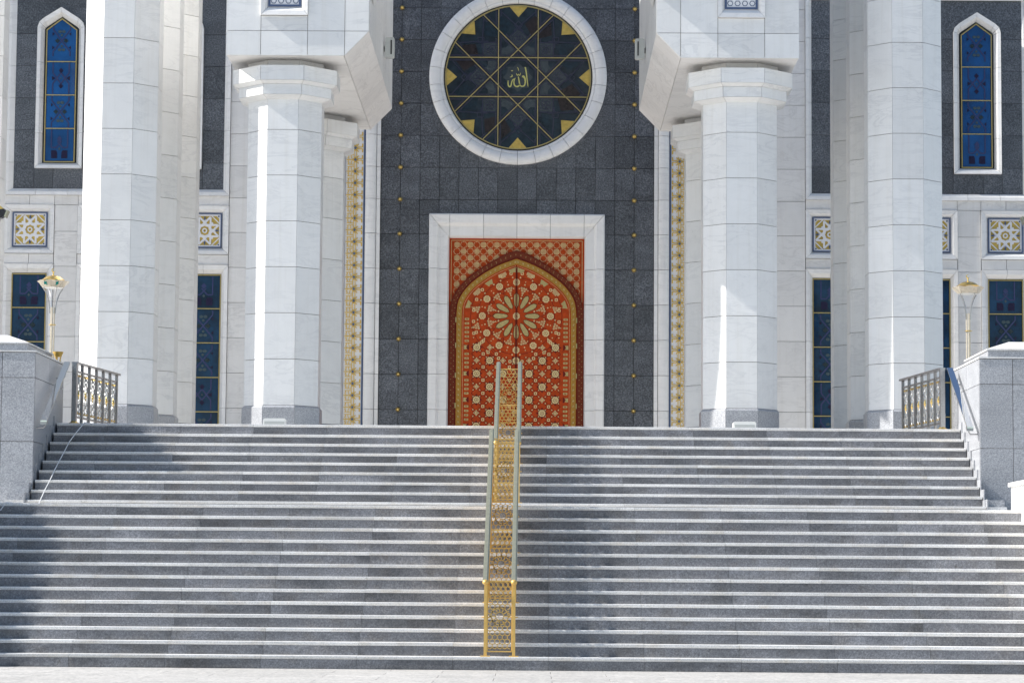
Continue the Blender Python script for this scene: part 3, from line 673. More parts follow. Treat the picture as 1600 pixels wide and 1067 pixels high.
def grille(cx, z0, z1, w, par):
    gob = MB().box(cx - w, cx + w, 0.075, 0.095, z0 - ZF, z1 - ZF).obj('grille', GOLD_SHEET, par)
    b = MB(); T = 0.024
    b.band(Lp(rect(cx - w, cx + w, z0, z1)), Lp(rect(cx - w + T, cx + w - T, z0 + T, z1 - T)), 0.02, 0.074, True); b.obj('grille_border', BLUE, gob)
    f = MB(); cz = (z0 + z1) / 2 - ZF; y0, y1 = 0.045, 0.0745; a = w - T; A = (z1 - z0) / 2 - T
    f.band([(cx - a, cz - A), (cx + a, cz - A), (cx + a, cz + A), (cx - a, cz + A)], [(cx - a + .035, cz - A + .035), (cx + a - .035, cz - A + .035), (cx + a - .035, cz + A - .035), (cx - a + .035, cz + A - .035)], y0, y1, True)
    R_ = a * 0.98
    lay = 0
    for k in range(8):
        th = k * pi / 4
        # chords of an eight-pointed star and the radial lozenges
        for st in (3,):
            p = (cx + R_ * 0.95 * cos(th + pi / 8), cz + R_ * 0.95 * sin(th + pi / 8)); q = (cx + R_ * 0.95 * cos(th + pi / 8 + st * pi / 4), cz + R_ * 0.95 * sin(th + pi / 8 + st * pi / 4))
            lay += 1; f.strip(p, q, 0.040, y0 + 0.0006 * lay, y1)
        p = (cx + R_ * 0.98 * cos(th), cz + R_ * 0.98 * sin(th))
        lay += 1; f.strip((cx + 0.1 * cos(th + 0.39), cz + 0.1 * sin(th + 0.39)), (cx + R_ * 0.72 * cos(th), cz + R_ * 0.72 * sin(th)), 0.034, y0 + 0.0006 * lay, y1)
        lay += 1; f.strip((cx + 0.1 * cos(th - 0.39), cz + 0.1 * sin(th - 0.39)), (cx + R_ * 0.72 * cos(th), cz + R_ * 0.72 * sin(th)), 0.034, y0 + 0.0006 * lay, y1)
    for sx in (-1, 1):
        for sz in (-1, 1):
            f.prism([(cx + sx * a, cz + sz * a), (cx + sx * (a - 0.12), cz + sz * a), (cx + sx * a, cz + sz * (a - 0.12))], y0 + .012, y1)
            lay += 1; f.strip((cx + sx * (a - 0.02), cz + sz * a * 0.42), (cx + sx * a * 0.42, cz + sz * (a - 0.02)), 0.022, y0 + 0.0006 * lay, y1)
    f.lathe([(0, 0)], n=4)
    n = 16; rg = [(cx + 0.055 * cos(2 * pi * k / n), cz + 0.055 * sin(2 * pi * k / n)) for k in range(n)]; rh = [(cx + 0.03 * cos(2 * pi * k / n), cz + 0.03 * sin(2 * pi * k / n)) for k in range(n)]
    f.band(rg, rh, y0 - 0.006, y1, True)
    f.obj('star_fretwork', TILE_WHITE, gob, kind='stuff')
    for k in range(4):
        th = k * pi / 2; r = a * 0.76
        px_, pz_ = cx + r * cos(th), cz + r * sin(th); u, v = (0.05, 0.018) if k % 2 == 0 else (0.018, 0.05)
        MB().prism([(px_ - u, pz_), (px_, pz_ - v), (px_ + u, pz_), (px_, pz_ + v)], 0.03, 0.074).obj('blue_lozenge', BLUE, gob)
        px_, pz_ = cx + (a - 0.045) * (1 if k in (0, 3) else -1), cz + (A - 0.045) * (1 if k < 2 else -1)
        MB().prism([(px_ + 0.018 * cos(q * pi / 3), pz_ + 0.018 * sin(q * pi / 3)) for q in range(6)], 0.03, 0.074).obj('blue_dot', BLUE, gob)
    return gob
def tall_window(x0, x1, par):
    z1 = 7.54; zs = [ZF, 3.84, 4.585, 5.325, 6.07, 6.81, z1]
    m = MB(); T = 0.018
    m.box(x0, x0 + T, 0.07, 0.10, 0, z1 - ZF); m.box(x1 - T, x1, 0.07, 0.10, 0, z1 - ZF)
    for z in zs[1:]: m.box(x0 + T, x1 - T, 0.073, 0.10, z - 0.020 - ZF, z - ZF)
    if x1 - x0 > 1: m.box((x0 + x1) / 2 - T / 2, (x0 + x1) / 2 + T / 2, 0.0715, 0.10, 0, z1 - 0.03 - ZF)
    w = m.obj('tall_window', GOLD_BAR, par)
    panes(w, x0 + T, x1 - T, [z - 0.013 for z in zs], 0.11, PANE_LOW, [0, 1, 0, 1, 1, 2], None)
    MB().box(x0 - 0.015, x1 + 0.015, 0.125, 0.2, 0, z1 + 0.015 - ZF).obj('black_surround', BLACK, w)
    return w
for s in (-1, 1):
    def SX(a, b): return (min(s * a, s * b), max(s * a, s * b))
    ZT = 13.62
    gr = [9.39, 9.96, 10.665, 11.37, 12.08, 12.78, ZT]
    hole = [(6.82, 7.88), (9.42, 10.48)]
    for j, (z0, z1) in enumerate(zip(gr[:-1], gr[1:])):
        if j == 0: cols = [6.36, 6.82, 7.47, 8.12, 8.77, 9.42, 10.07, 10.48, 10.925]
        elif j < 5: cols = [6.36, 6.84, 7.86, 8.65, 9.44, 10.46, 10.925]
        else: cols = [6.36, 7.35, 8.65, 9.95, 10.925]
        for a, b in zip(cols[:-1], cols[1:]):
            if 0 < j < 5 and any(abs((a + b) / 2 - h) < 0.3 for h in (7.35, 9.95)): continue
            zz0, zz1 = z0, z1
            if j == 0 and any(h[0] - 0.01 <= a and b <= h[1] + 0.01 for h in hole): zz1 = 9.835
            if j == 5:
                continue
            fs('granite_tile', *SX(a, b), zz0, zz1, DARK_GRANITE, YF + 0.035, 0.03, 0.0035, jit=0.002)
    # topmost row with the pointed window heads cut out
    for a, b in zip((6.36, 7.35, 8.65, 9.95), (7.35, 8.65, 9.95, 10.925)):
        for c in (7.35, 9.95):
            if abs(a - c) < 0.01: pts = [(c + 0.48, 12.784), (b, 12.784), (b, ZT), (c, ZT), (c, 13.32), (c + 0.36, 13.10), (c + 0.48, 13.0)]; break
            if abs(b - c) < 0.01: pts = [(a, 12.784), (c - 0.48, 12.784), (c - 0.48, 13.0), (c - 0.36, 13.10), (c, 13.32), (c, ZT), (a, ZT)]; break
        if a == 8.65: pts = [(8.65, 12.784), (9.47, 12.784), (9.47, 13.0), (9.59, 13.1), (9.95, 13.32), (9.95, ZT), (8.65, ZT)]
        if a == 7.35: pts = [(7.83, 12.784), (8.644, 12.784), (8.644, ZT), (7.356, ZT), (7.356, 13.32), (7.71, 13.10), (7.83, 13.0)]
        MB().prism(Lp([(s * x, z) for x, z in pts]), 0.035, 0.065).obj('granite_tile', DARK_GRANITE, fac)
    _b = MB(); x0, x1 = SX(6.3, 11.0); _b.box(x0, x1, 0.07, 0.30, 9.3 - ZF, 9.82 - ZF); _b.box(x0, x1, 0.07, 0.3, 13.3 - ZF, 14.8 - ZF)
    for a, b in ((6.3, 6.96), (7.74, 9.56), (10.34, 11.0)):
        p, q = SX(a, b); _b.box(p, q, 0.07, 0.29, 9.82 - ZF, 13.3 - ZF)
    _b.obj('granite_bed', GROUT_DARK, fac)
    for c in (7.35, 9.95): arched_window(s * c)
    # moulding round the granite field
    o = rect(*SX(6.23, 11.12), 9.24, 14.2); i = rect(*SX(6.365, 10.925), 9.385, 14.1)
    frame4(fac, Lp(o), Lp(i), -0.05, 0.035)
    fs('marble_slab', *SX(6.3, 11.0), 13.625, 14.05, MARBLE_TRIM, YF - 0.03, 0.06, 0)
    # marble wall under the granite field, in courses
    for xa, xb in ((6.23, 7.12), (7.12, 7.8), (7.8, 8.65), (8.65, 9.5), (9.5, 10.01), (10.01, 10.55), (10.55, 11.12)):
        fs('marble_slab', *SX(xa, xb), 9.03, 9.24, MARBLE_WALL, YF, 0.05)
        if not (7.3 < (xa + xb) / 2 < 7.8 or 9.5 < (xa + xb) / 2 < 10.0): fs('marble_slab', *SX(xa, xb), 7.745, 7.965, MARBLE_WALL, YF, 0.05)
    for xa, xb in ((7.305, 7.795), (9.505, 10.005)):
        rs = [ZF, 3.89, 4.65, 5.41, 6.17, 6.93, 7.69, 8.45, 9.03]
        for z0, z1 in zip(rs[:-1], rs[1:]): fs('marble_slab', *SX(xa, xb), z0, z1, MARBLE_WALL, YF, 0.05)
    fs('marble_slab', *SX(7.12, 7.3), 7.745, 7.965, MARBLE_WALL, YF, 0.05)
    for z0, z1 in zip(ROWS[:-1], ROWS[1:]):
        fs('marble_slab', *SX(11.125, 11.6), z0, z1, MARBLE_WALL, YF - 0.01, 0.05); fs('marble_slab', *SX(11.6, 12.8), z0, z1, MARBLE_WALL, YF - 0.01, 0.05)
    for xa, xb, ga, gb in ((6.23, 7.3, 6.385, 7.125), (7.8, 9.5, 7.95, 9.35), (10.01, 11.115, 10.165, 10.915)):
        frame4(fac, Lp(rect(*SX(xa, xb), 7.97, 9.025)), Lp(rect(*SX(ga, gb), 8.115, 8.87)), -0.035, 0.06)
        if gb - ga < 1: grille(s * (ga + gb) / 2, 8.115, 8.87, (gb - ga) / 2, fac)
        else:
            grille(s * (ga + 0.35), 8.115, 8.87, 0.35, fac); grille(s * (gb - 0.35), 8.115, 8.87, 0.35, fac)
        p, q = SX(xa, xb); u, v = SX(ga, gb)
        # jambs and head of the tall opening
        o = [(p, ZF + 0.002), (p, 7.74), (q, 7.74), (q, ZF + 0.002)]; i = [(u, ZF + 0.002), (u, 7.555), (v, 7.555), (v, ZF + 0.002)]
        for a in range(3):
            A, B, C, Dd = Vector(o[a]), Vector(o[a + 1]), Vector(i[a + 1]), Vector(i[a]); U_ = (B - A).normalized()
            if a == 1: br = [0, 0.5, 1] if gb - ga < 1 else [0, 0.25, 0.5, 0.75, 1]
            else:
                L = (B - A).length; zz = [3.89, 4.65, 5.41, 6.17, 6.93]
                br = [0] + [(z - ZF) / L for z in zz] + [1]
                if a == 2: br = [1 - b for b in br[::-1]]
            for q0, q1 in zip(br[:-1], br[1:]):
                e0, e1 = A.lerp(B, q0), A.lerp(B, q1); f0 = Dd if q0 == 0 else Dd + U_ * ((e0 - Dd).dot(U_)); f1 = C if q1 == 1 else Dd + U_ * ((e1 - Dd).dot(U_))
                frame_block(fac, Lp([tuple(e0), tuple(e1), tuple(f1), tuple(f0)]), -0.035, 0.09, None, MARBLE_TRIM)
        tall_window(u, v, fac)
# --- round window
ring = 30
med = MB()
nn = 96
cz0 = MC[1] - ZF
def circ(r, n=nn): return [(r * cos(2 * pi * k / n), cz0 + r * sin(2 * pi * k / n)) for k in range(n)]
med.band(circ(1.585), circ(1.562), 0.03, 0.07, True)
rw = med.obj('round_window', GOLD_BAR, fac)
MB().prism(circ(1.66), 0.072, 0.077).obj('glass', MED_GLASS, rw)
MB().band(circ(1.64), circ(1.59), 0.045, 0.071, True).obj('black_rim', BLACK, rw)
for k in range(ring):
    a0 = -pi / 2 + 2 * pi * k / ring + 0.0022; a1 = -pi / 2 + 2 * pi * (k + 1) / ring - 0.0022; m = MB(); n = 4
    prof = [(1.925, 0.06), (1.925, -0.05), (1.905, -0.075), (1.84, -0.10), (1.76, -0.09), (1.69, -0.045), (1.682, -0.03), (1.676, -0.045), (1.655, -0.04), (1.625, -0.01), (1.612, 0.06)]
    for q in range(n + 1):
        a = a0 + (a1 - a0) * q / n
        for r, y in prof: m.v.append((r * cos(a), y, cz0 + r * sin(a)))
    L = len(prof)
    for q in range(n):
        for j in range(L - 1): m.f.append((q * L + j, q * L + j + 1, (q + 1) * L + j + 1, (q + 1) * L + j))
    m.f.append(tuple(range(L - 1, -1, -1))); m.f.append(tuple(n * L + j for j in range(L)))
    m.obj('ring_stone', MARBLE_TRIM, rw, smooth=True)
RG = 1.565; dd = 0.43; hc = sqrt(RG * RG - dd * dd)
def rotp(p, a): return (p[0] * cos(a) - p[1] * sin(a), cz0 + p[0] * sin(a) + p[1] * cos(a))
for k in range(8):
    a = k * pi / 4
    MB().strip(rotp((-hc, dd), a), rotp((hc, dd), a), 0.017, 0.030 + 0.0015 * k, 0.062).obj('brass_bar', GOLD_BAR, rw)
    nb = MB()
    nb.strip(rotp((-hc, dd + 0.05), a), rotp((hc, dd + 0.05), a), 0.035, 0.0655 + 0.0004 * k, 0.071)
    nb.strip(rotp((-hc, dd - 0.05), a), rotp((hc, dd - 0.05), a), 0.035, 0.0657 + 0.0004 * k, 0.071)
    nb.obj('navy_band', MED_NAVY, rw)
    tr_ = [(-0.19, 1.545), (-0.1, 1.556), (0, 1.56), (0.1, 1.556), (0.19, 1.545), (0, 1.325)]
    MB().prism([rotp(p, a) for p in tr_], 0.046, 0.064).obj('gold_triangle', GOLD_SHEET, rw)
    # interlaced knot, smoky square with four rings, coloured fields
    kn = MB()
    for u, v in (((-0.235, 1.50), (0.09, 1.10)), ((0.235, 1.50), (-0.09, 1.10))):
        pass
    kn.strip(rotp((-0.36, 1.43), a), rotp((0.10, 1.02), a), 0.026, 0.060, 0.065); kn.strip(rotp((0.36, 1.43), a), rotp((-0.10, 1.02), a), 0.026, 0.0605, 0.065)
    sq = [(0, 1.24), (-0.09, 1.15), (0, 1.06), (0.09, 1.15)]
    for q in range(4): kn.strip(rotp(sq[q], a), rotp(sq[(q + 1) % 4], a), 0.02, 0.059, 0.065)
    sq = [(0, 1.08), (-0.215, 0.865), (0, 0.65), (0.215, 0.865)]
    for q in range(4): kn.strip(rotp(sq[q], a), rotp(sq[(q + 1) % 4], a), 0.028, 0.058, 0.065)
    for q in range(4):
        c = (0.07 * cos(q * pi / 2), 0.865 + 0.07 * sin(q * pi / 2)); n = 10
        A_ = [rotp((c[0] + 0.055 * cos(2 * pi * w / n), c[1] + 0.055 * sin(2 * pi * w / n)), a) for w in range(n)]; B_ = [rotp((c[0] + 0.036 * cos(2 * pi * w / n), c[1] + 0.036 * sin(2 * pi * w / n)), a) for w in range(n)]
        kn.band(A_, B_, 0.0575, 0.065, True)
    kn.obj('navy_knot', MED_NAVY, rw)
    MB().prism([rotp(p, a) for p in ((0, 1.07), (-0.2, 0.865), (0, 0.66), (0.2, 0.865))], 0.0652, 0.0715).obj('smoky_square', MED_GREY, rw)
    for sgn in (-1, 1):
        MB().prism([rotp((sgn * x, z), a) for x, z in ((0.14, 1.17), (0.36, 1.36), (0.42, 1.3), (0.42, 0.98), (0.3, 0.9))], 0.06545 + 0.0003 * k, 0.0715).obj('rust_field', MED_RUST if (k + (sgn > 0)) % 2 else MED_TEAL, rw)
        m = MB(); m.prism([rotp((sgn * x, z), a) for x, z in ((0.2, 0.72), (0.36, 0.58), (0.30, 0.48), (0.2, 0.5), (0.08, 0.60))], 0.06412 + 0.0002 * k + 0.0001 * (sgn > 0), 0.0715); m.obj('smoky_field', MED_GREY, rw)
star = []
for k in range(16):
    r = 0.325 if k % 2 == 0 else 0.25
    star.append((r * cos(k * pi / 8), cz0 + r * sin(k * pi / 8)))
MB().prism(star, 0.062, 0.0715).obj('centre_star', MED_GREY, rw)
cal = MB()
def cw(pts, ws):
    P = [((x - 540) * 0.00103, cz0 - (y - 553) * 0.00103) for x, y in pts]
    # smooth by midpoint subdivision
    W_ = list(ws)
    for _ in range(2):
        Q = [P[0]]; V_ = [W_[0]]
        for i in range(len(P) - 1):
            a, b = P[i], P[i + 1]
            Q += [(a[0] * .75 + b[0] * .25, a[1] * .75 + b[1] * .25), (a[0] * .25 + b[0] * .75, a[1] * .25 + b[1] * .75)]
            V_ += [W_[i] * .75 + W_[i + 1] * .25, W_[i] * .25 + W_[i + 1] * .75]
        Q.append(P[-1]); V_.append(W_[-1]); P, W_ = Q, V_
    A, B = [], []
    for i in range(len(P)):
        p0, p1 = P[max(i - 1, 0)], P[min(i + 1, len(P) - 1)]; dx, dz = p1[0] - p0[0], p1[1] - p0[1]; L = sqrt(dx * dx + dz * dz) or 1
        w = W_[i] * 0.00103 / 2; A.append((P[i][0] - dz / L * w, P[i][1] + dx / L * w)); B.append((P[i][0] + dz / L * w, P[i][1] - dx / L * w))
    cal.band(A, B, 0.050, 0.0615)
cw([(690, 338), (708, 420), (730, 590), (752, 750)], [30, 26, 24, 12])
cw([(622, 548), (650, 530), (682, 565), (696, 640), (682, 725), (640, 748), (598, 742), (574, 700), (560, 620), (545, 540)], [16, 52, 34, 30, 26, 24, 24, 28, 26, 18])
cw([(585, 690), (560, 742), (512, 756), (466, 730), (450, 672), (455, 620), (482, 568)], [20, 26, 28, 28, 26, 22, 12])
cw([(462, 585), (425, 610), (404, 662), (398, 720), (372, 764), (340, 742), (328, 690), (330, 622)], [14, 22, 24, 26, 26, 26, 24, 12])
cw([(506, 470), (516, 508), (538, 512), (550, 478), (560, 512), (582, 508), (592, 458)], [10, 16, 16, 10, 16, 16, 8])
cw([(524, 338), (544, 372), (548, 414)], [8, 16, 8])
cw([(392, 412), (412, 418), (432, 408)], [8, 22, 8]); cw([(404, 500), (420, 522), (402, 545), (368, 552)], [10, 26, 16, 6])
cal.obj('calligraphy', CALLI, rw)
# --- portal frame of the door
o = [(-1.893, ZF + 0.002), (-1.893, 8.88), (1.893, 8.88), (1.893, ZF + 0.002)]; i = [(-1.462, ZF + 0.002), (-1.462, 8.375), (1.462, 8.375), (1.462, ZF + 0.002)]
def portal_stone(A, B, C, Dd):
    A, B, C, Dd = [Vector(v) for v in (A, B, C, Dd)]
    u = (B - A).normalized() * 0.004; A, B, C, Dd = A + u, B - u, C - u, Dd + u
    prof = [(0, 0.06), (0.0, -0.10), (0.06, -0.135), (0.40, -0.11), (0.50, -0.055), (0.515, -0.03), (0.93, -0.02), (1.0, 0.06), (1.0, 0.20)]
    m = MB(); L = len(prof)
    for P, Q in ((A, Dd), (B, C)):
        for t_, y in prof:
            v = P.lerp(Q, t_); m.v.append((v.x, y, v.y - ZF))
    for j in range(L - 1): m.f.append((j, j + 1, L + j + 1, L + j))
    m.f.append(tuple(range(L))); m.f.append(tuple(L + j for j in range(L - 1, -1, -1)))
    m.obj('portal_stone', MARBLE_TRIM, fac)
for s in (-1, 1):
    zz = [ZF + 0.002, 3.89, 4.65, 5.41, 6.17, 6.93, 7.69]
    for z0, z1 in zip(zz[:-1], zz[1:]): portal_stone((s * 1.893, z0), (s * 1.893, z1), (s * 1.462, z1), (s * 1.462, z0))
    portal_stone((s * 1.893, 7.69), (s * 1.893, 8.875), (s * 1.462, 8.38), (s * 1.462, 7.69))
hx = [-1.893, -1.45, -0.72, 0, 0.72, 1.45, 1.893]
for a, b in zip(hx[:-1], hx[1:]):
    ia = -1.462 if a < -1.5 else a; ib = 1.462 if b > 1.5 else b
    portal_stone((a, 8.88), (b, 8.88), (ib, 8.375), (ia, 8.375))
# --- door
YD = 0.16
spand = MB().box(-1.46, 1.46, YD + 0.0, YD + 0.05, 0, 8.375 - ZF).obj('door_surround', DOOR_RED, fac)
outer = [(0, 8.11), (-0.254, 8.035), (-0.604, 7.83), (-0.87, 7.664), (-1.077, 7.50), (-1.28, 7.273), (-1.40, 7.05), (-1.452, 6.80), (-1.455, ZF)]
inner = [(0, 7.95), (-0.33, 7.838), (-0.665, 7.662), (-0.974, 7.435), (-1.16, 7.23), (-1.27, 7.03), (-1.305, 6.85), (-1.31, 6.6), (-1.31, ZF)]
def smooth(P, n=2):
    for _ in range(n):
        Q = [P[0]]
        for a, b in zip(P[:-1], P[1:]): Q += [(a[0] * .75 + b[0] * .25, a[1] * .75 + b[1] * .25), (a[0] * .25 + b[0] * .75, a[1] * .25 + b[1] * .75)]
        P = Q + [P[-1]]
    return P
def resample(P, n):
    d = [0]
    for a, b in zip(P[:-1], P[1:]): d.append(d[-1] + sqrt((a[0] - b[0]) ** 2 + (a[1] - b[1]) ** 2))
    R = []; j = 0
    for k in range(n):
        t_ = d[-1] * k / (n - 1)
        while j < len(d) - 2 and d[j + 1] < t_: j += 1
        f = (t_ - d[j]) / max(1e-9, d[j + 1] - d[j]); R.append((P[j][0] + (P[j + 1][0] - P[j][0]) * f, P[j][1] + (P[j + 1][1] - P[j][1]) * f))
    return R
def arcpart(P): return resample(smooth(P[:-1]), 30) + [P[-1]]
OUT, INN = arcpart(outer), arcpart(inner)
def inset(P, d, xw):
    R = []
    for i in range(len(P)):
        p0, p1 = P[max(i - 1, 0)], P[min(i + 1, len(P) - 1)]; dx, dz = p1[0] - p0[0], p1[1] - p0[1]; L = sqrt(dx * dx + dz * dz)
        nx, nz = -dz / L, dx / L                       # for a path going left and down this points inward/right-down
        q = (P[i][0] + nx * d, P[i][1] + nz * d)
        R.append((min(q[0], 0), q[1]))
    R[0] = (0, P[0][1] - d * 1.08); R[-1] = (R[-1][0], ZF); return R
for s in (-1, 1):
    F_ = lambda P: Lp([(-s * x, z) for x, z in P])
    fr = MB(); fr.band(F_(OUT), F_(INN), YD - 0.05, YD - 0.002)
    fr.obj('arch_band', DOOR_BROWN, spand)
    em = MB(); em.band(F_(inset(OUT, 0.0, 0)), F_(inset(OUT, 0.012, 0)), YD - 0.056, YD - 0.0505); em.band(F_(inset(INN, -0.012, 0)), F_(inset(INN, 0.0, 0)), YD - 0.057, YD - 0.0505); em.obj('arch_edge', DOOR_DARK, spand)
    dots = MB(); c1 = resample([((a[0] + b[0]) / 2, (a[1] + b[1]) / 2) for a, b in zip(OUT, INN)], 96)
    for k, (x, z) in enumerate(c1):
        x = -s * x; z -= ZF
        off = 0.035 if k % 2 else -0.02
        dots.prism([(x + off, z + 0.009), (x + off - 0.009, z), (x + off, z - 0.009), (x + off + 0.009, z)], YD - 0.054, YD - 0.0502)
    dots.obj('inlaid_dots', OLIVE, spand, kind='stuff')
    # leaf
    lp = [(-s * x, z) for x, z in inset(INN, 0.008, 0)]; poly = lp + [(-s * -0.006 * 1, ZF)]
    lp[0] = (s * 0.006, lp[0][1]); poly = lp + [(s * 0.006, ZF)]
    leaf = MB().prism(Lp(poly), YD - 0.025, YD - 0.004).obj('door_leaf', DOOR_RED, spand)
    I1, I2, I3, I4 = inset(INN, 0.018, 0), inset(INN, 0.130, 0), inset(INN, 0.152, 0), inset(INN, 0.168, 0)
    MB().band(F_(I1), F_(I2), YD - 0.034, YD - 0.0255).obj('gold_band', DOOR_GOLD, leaf)
    key_ = MB(); P1, P2 = resample(inset(INN, 0.045, 0), 90), resample(inset(INN, 0.10, 0), 90)
    for k in range(88):
        if k % 2 == 0:
            q = [P1[k], P1[k + 1], P2[k + 1], P2[k]]
            key_.prism(F_([(a[0] * .8 + q[(n_ + 2) % 4][0] * .2, a[1] * .8 + q[(n_ + 2) % 4][1] * .2) for n_, a in enumerate(q)]), YD - 0.038, YD - 0.0342)
    key_.obj('key_pattern', OLIVE, leaf, kind='stuff')
    bd = MB(); R_ = resample([((a[0] + b[0]) / 2, (a[1] + b[1]) / 2) for a, b in zip(I3, I4)], 190)
    for x, z in R_[1:]:
        x = -s * x; bd.box(x - 0.006, x + 0.006, YD - 0.032, YD - 0.0255, z - 0.006 - ZF, z + 0.006 - ZF)
    bd.obj('bead_row', CREAM, leaf, kind='stuff')
    # hinges
    for z in (4.1, 4.75, 5.4, 6.05, 6.6):
        x = -s * -1.302; MB().box(x - 0.012, x + 0.012, YD - 0.07, YD - 0.0575, z - ZF - 0.055, z - ZF + 0.055).obj('hinge', GOLD_BAR, leaf)
    # slim meeting stile
    x = s * 0.012; MB().box(x - 0.007, x + 0.007, YD - 0.040, YD - 0.0255, 0.0, 7.74 - ZF).obj('meeting_stile', DOOR_DARK, leaf)
    # inlay pieces
    LIM = inset(INN, 0.19, 0)
    def inside(x, z, m=0.0):
        xx = -abs(x)
        if z < LIM[-2][1]: return xx > LIM[-2][0] + m
        for a, b in zip(LIM[:-1], LIM[1:]):
            if b[1] <= z <= a[1]:
                t_ = (a[1] - z) / max(1e-9, a[1] - b[1]); return xx > a[0] + (b[0] - a[0]) * t_ + m
        return False
    if s < 0:
        n = 16
        ros = MB(); c2 = lambda r, n=n: [(r * cos(2 * pi * k / n), r * sin(2 * pi * k / n)) for k in range(n)]
        out_ = [((0.070 + 0.010 * (k % 2)) * cos(2 * pi * k / 16), (0.070 + 0.010 * (k % 2)) * sin(2 * pi * k / 16)) for k in range(16)]
        ros.band(out_, c2(0.048), -0.007, 0, True); ros.band(c2(0.028), c2(0.012), -0.007, 0, True)
        for k in range(8): ros.strip((0.024 * cos(k * pi / 4), 0.024 * sin(k * pi / 4)), (0.05 * cos(k * pi / 4), 0.05 * sin(k * pi / 4)), 0.014, -0.0068, 0)
        ROSE = ros.mesh('rosette', CREAM)
        hb = MB(); hb.band(out_, c2(0.046), -0.007, 0, True)
        st = []
        for k in range(16): r = 0.125 if k % 2 == 0 else 0.088; st.append((r * cos(k * pi / 8), r * sin(k * pi / 8)))
        DSTAR = MB().prism(st, -0.004, 0).mesh('dark_star', DOOR_DARK)
        fl = MB()
        for k in range(4):
            a = k * pi / 2
            fl.strip((0.012 * cos(a), 0.012 * sin(a)), (0.062 * cos(a), 0.062 * sin(a)), 0.014, -0.006, 0)
            fl.prism([(0.045 * cos(a) - 0.022 * sin(a), 0.045 * sin(a) + 0.022 * cos(a)), (0.045 * cos(a) + 0.022 * sin(a), 0.045 * sin(a) - 0.022 * cos(a)), (0.064 * cos(a), 0.064 * sin(a))], -0.0065, 0)
            fl.strip((0.01 * cos(a + pi / 4), 0.01 * sin(a + pi / 4)), (0.045 * cos(a + pi / 4), 0.045 * sin(a + pi / 4)), 0.014, -0.0055, 0)
        FLOW = fl.mesh('cross_flower', CREAM)
        sf = MB(); c3 = [(0.018 * cos(2 * pi * k / 8), 0.018 * sin(2 * pi * k / 8)) for k in range(8)]; c4 = [((0.034 + 0.008 * (k % 2)) * cos(2 * pi * k / 8), (0.034 + 0.008 * (k % 2)) * sin(2 * pi * k / 8)) for k in range(8)]
        sf.band(c4, c3, -0.006, 0, True); SMALL = sf.mesh('small_flower', CREAM)
        sq_ = MB(); sq_.band([(-0.042, -0.024), (0.042, -0.024), (0.05, 0), (0.042, 0.024), (-0.042, 0.024), (-0.05, 0)], [(-0.018, -0.008), (0.018, -0.008), (0.022, 0), (0.018, 0.008), (-0.018, 0.008), (-0.022, 0)], -0.006, 0, True)
        SQ = sq_.mesh('border_piece', OLIVE)
        bw = MB().prism([(-0.06, -0.065), (0.0, -0.03), (0.05, -0.065), (0.05, 0.065), (0.0, 0.03), (-0.06, 0.065)], -0.004, 0).mesh('dark_bowtie', DOOR_DARK)
        bw2 = MB().prism([(-0.062, -0.045), (0.012, -0.04), (-0.012, 0), (0.012, 0.04), (-0.062, 0.045)], -0.008, -0.001).mesh('bowtie_inlay', OLIVE)
        pt = [(0.18, 0), (0.23, 0.036), (0.39, 0.055), (0.46, 0.042), (0.50, 0), (0.46, -0.042), (0.39, -0.055), (0.23, -0.036)]
        PETAL = MB().prism(pt, -0.007, 0).mesh('petal', OLIVE)
        pt2 = [(0.165, 0), (0.225, 0.050), (0.40, 0.070), (0.475, 0.052), (0.52, 0), (0.475, -0.052), (0.40, -0.070), (0.225, -0.050)]
        PETAL_D = MB().band(pt2, pt, -0.004, 0, True).mesh('petal_border', DOOR_BROWN)
        tri = MB()
        for (x, z) in ((-0.05, -0.05), (-0.05, 0), (-0.05, 0.05), (0.0, -0.028), (0.0, 0.028), (0.05, 0)):
            c5 = [(x + 0.024 * cos(k * pi / 3), z + 0.024 * sin(k * pi / 3)) for k in range(6)]; c6 = [(x + 0.010 * cos(k * pi / 3), z + 0.010 * sin(k * pi / 3)) for k in range(6)]
            tri.band(c5, c6, -0.006, 0, True)
        tri.strip((0.06, 0), (0.105, 0), 0.014, -0.006, 0)
        TRI = tri.mesh('triangular_fret', CREAM)
        trap = MB().prism([(-0.095, -0.045), (0.095, -0.045), (0.05, 0.06), (0.0, 0.035), (-0.05, 0.06)], -0.007, 0).mesh('arch_inlay', OLIVE)
        trap2 = MB()
        for u in range(5):
            for v in range(3):
                if abs(u - 2) + v < 4:
                    x, z = (u - 2) * 0.036, (v - 1) * 0.034; c5 = [(x + 0.02 * cos(k * pi / 3), z + 0.02 * sin(k * pi / 3)) for k in range(6)]; c6 = [(x + 0.009 * cos(k * pi / 3), z + 0.009 * sin(k * pi / 3)) for k in range(6)]
                    trap2.band(c5, c6, -0.006, 0, True)
        TRAP2 = trap2.mesh('arch_fret', CREAM)
    YI = YD - 0.0255
    def put(name, me, x, z, rot=0.0):
        if x * s < -1e-6: return
        if abs(x) < 1e-3 and s > 0 and name != 'petal' and name != 'petal_border': return
        if abs(x) < 1e-6: x = s * 1e-4
        link(name, me, leaf, (x, YI, z - ZF), (0, -rot, 0))
    RC = 6.69
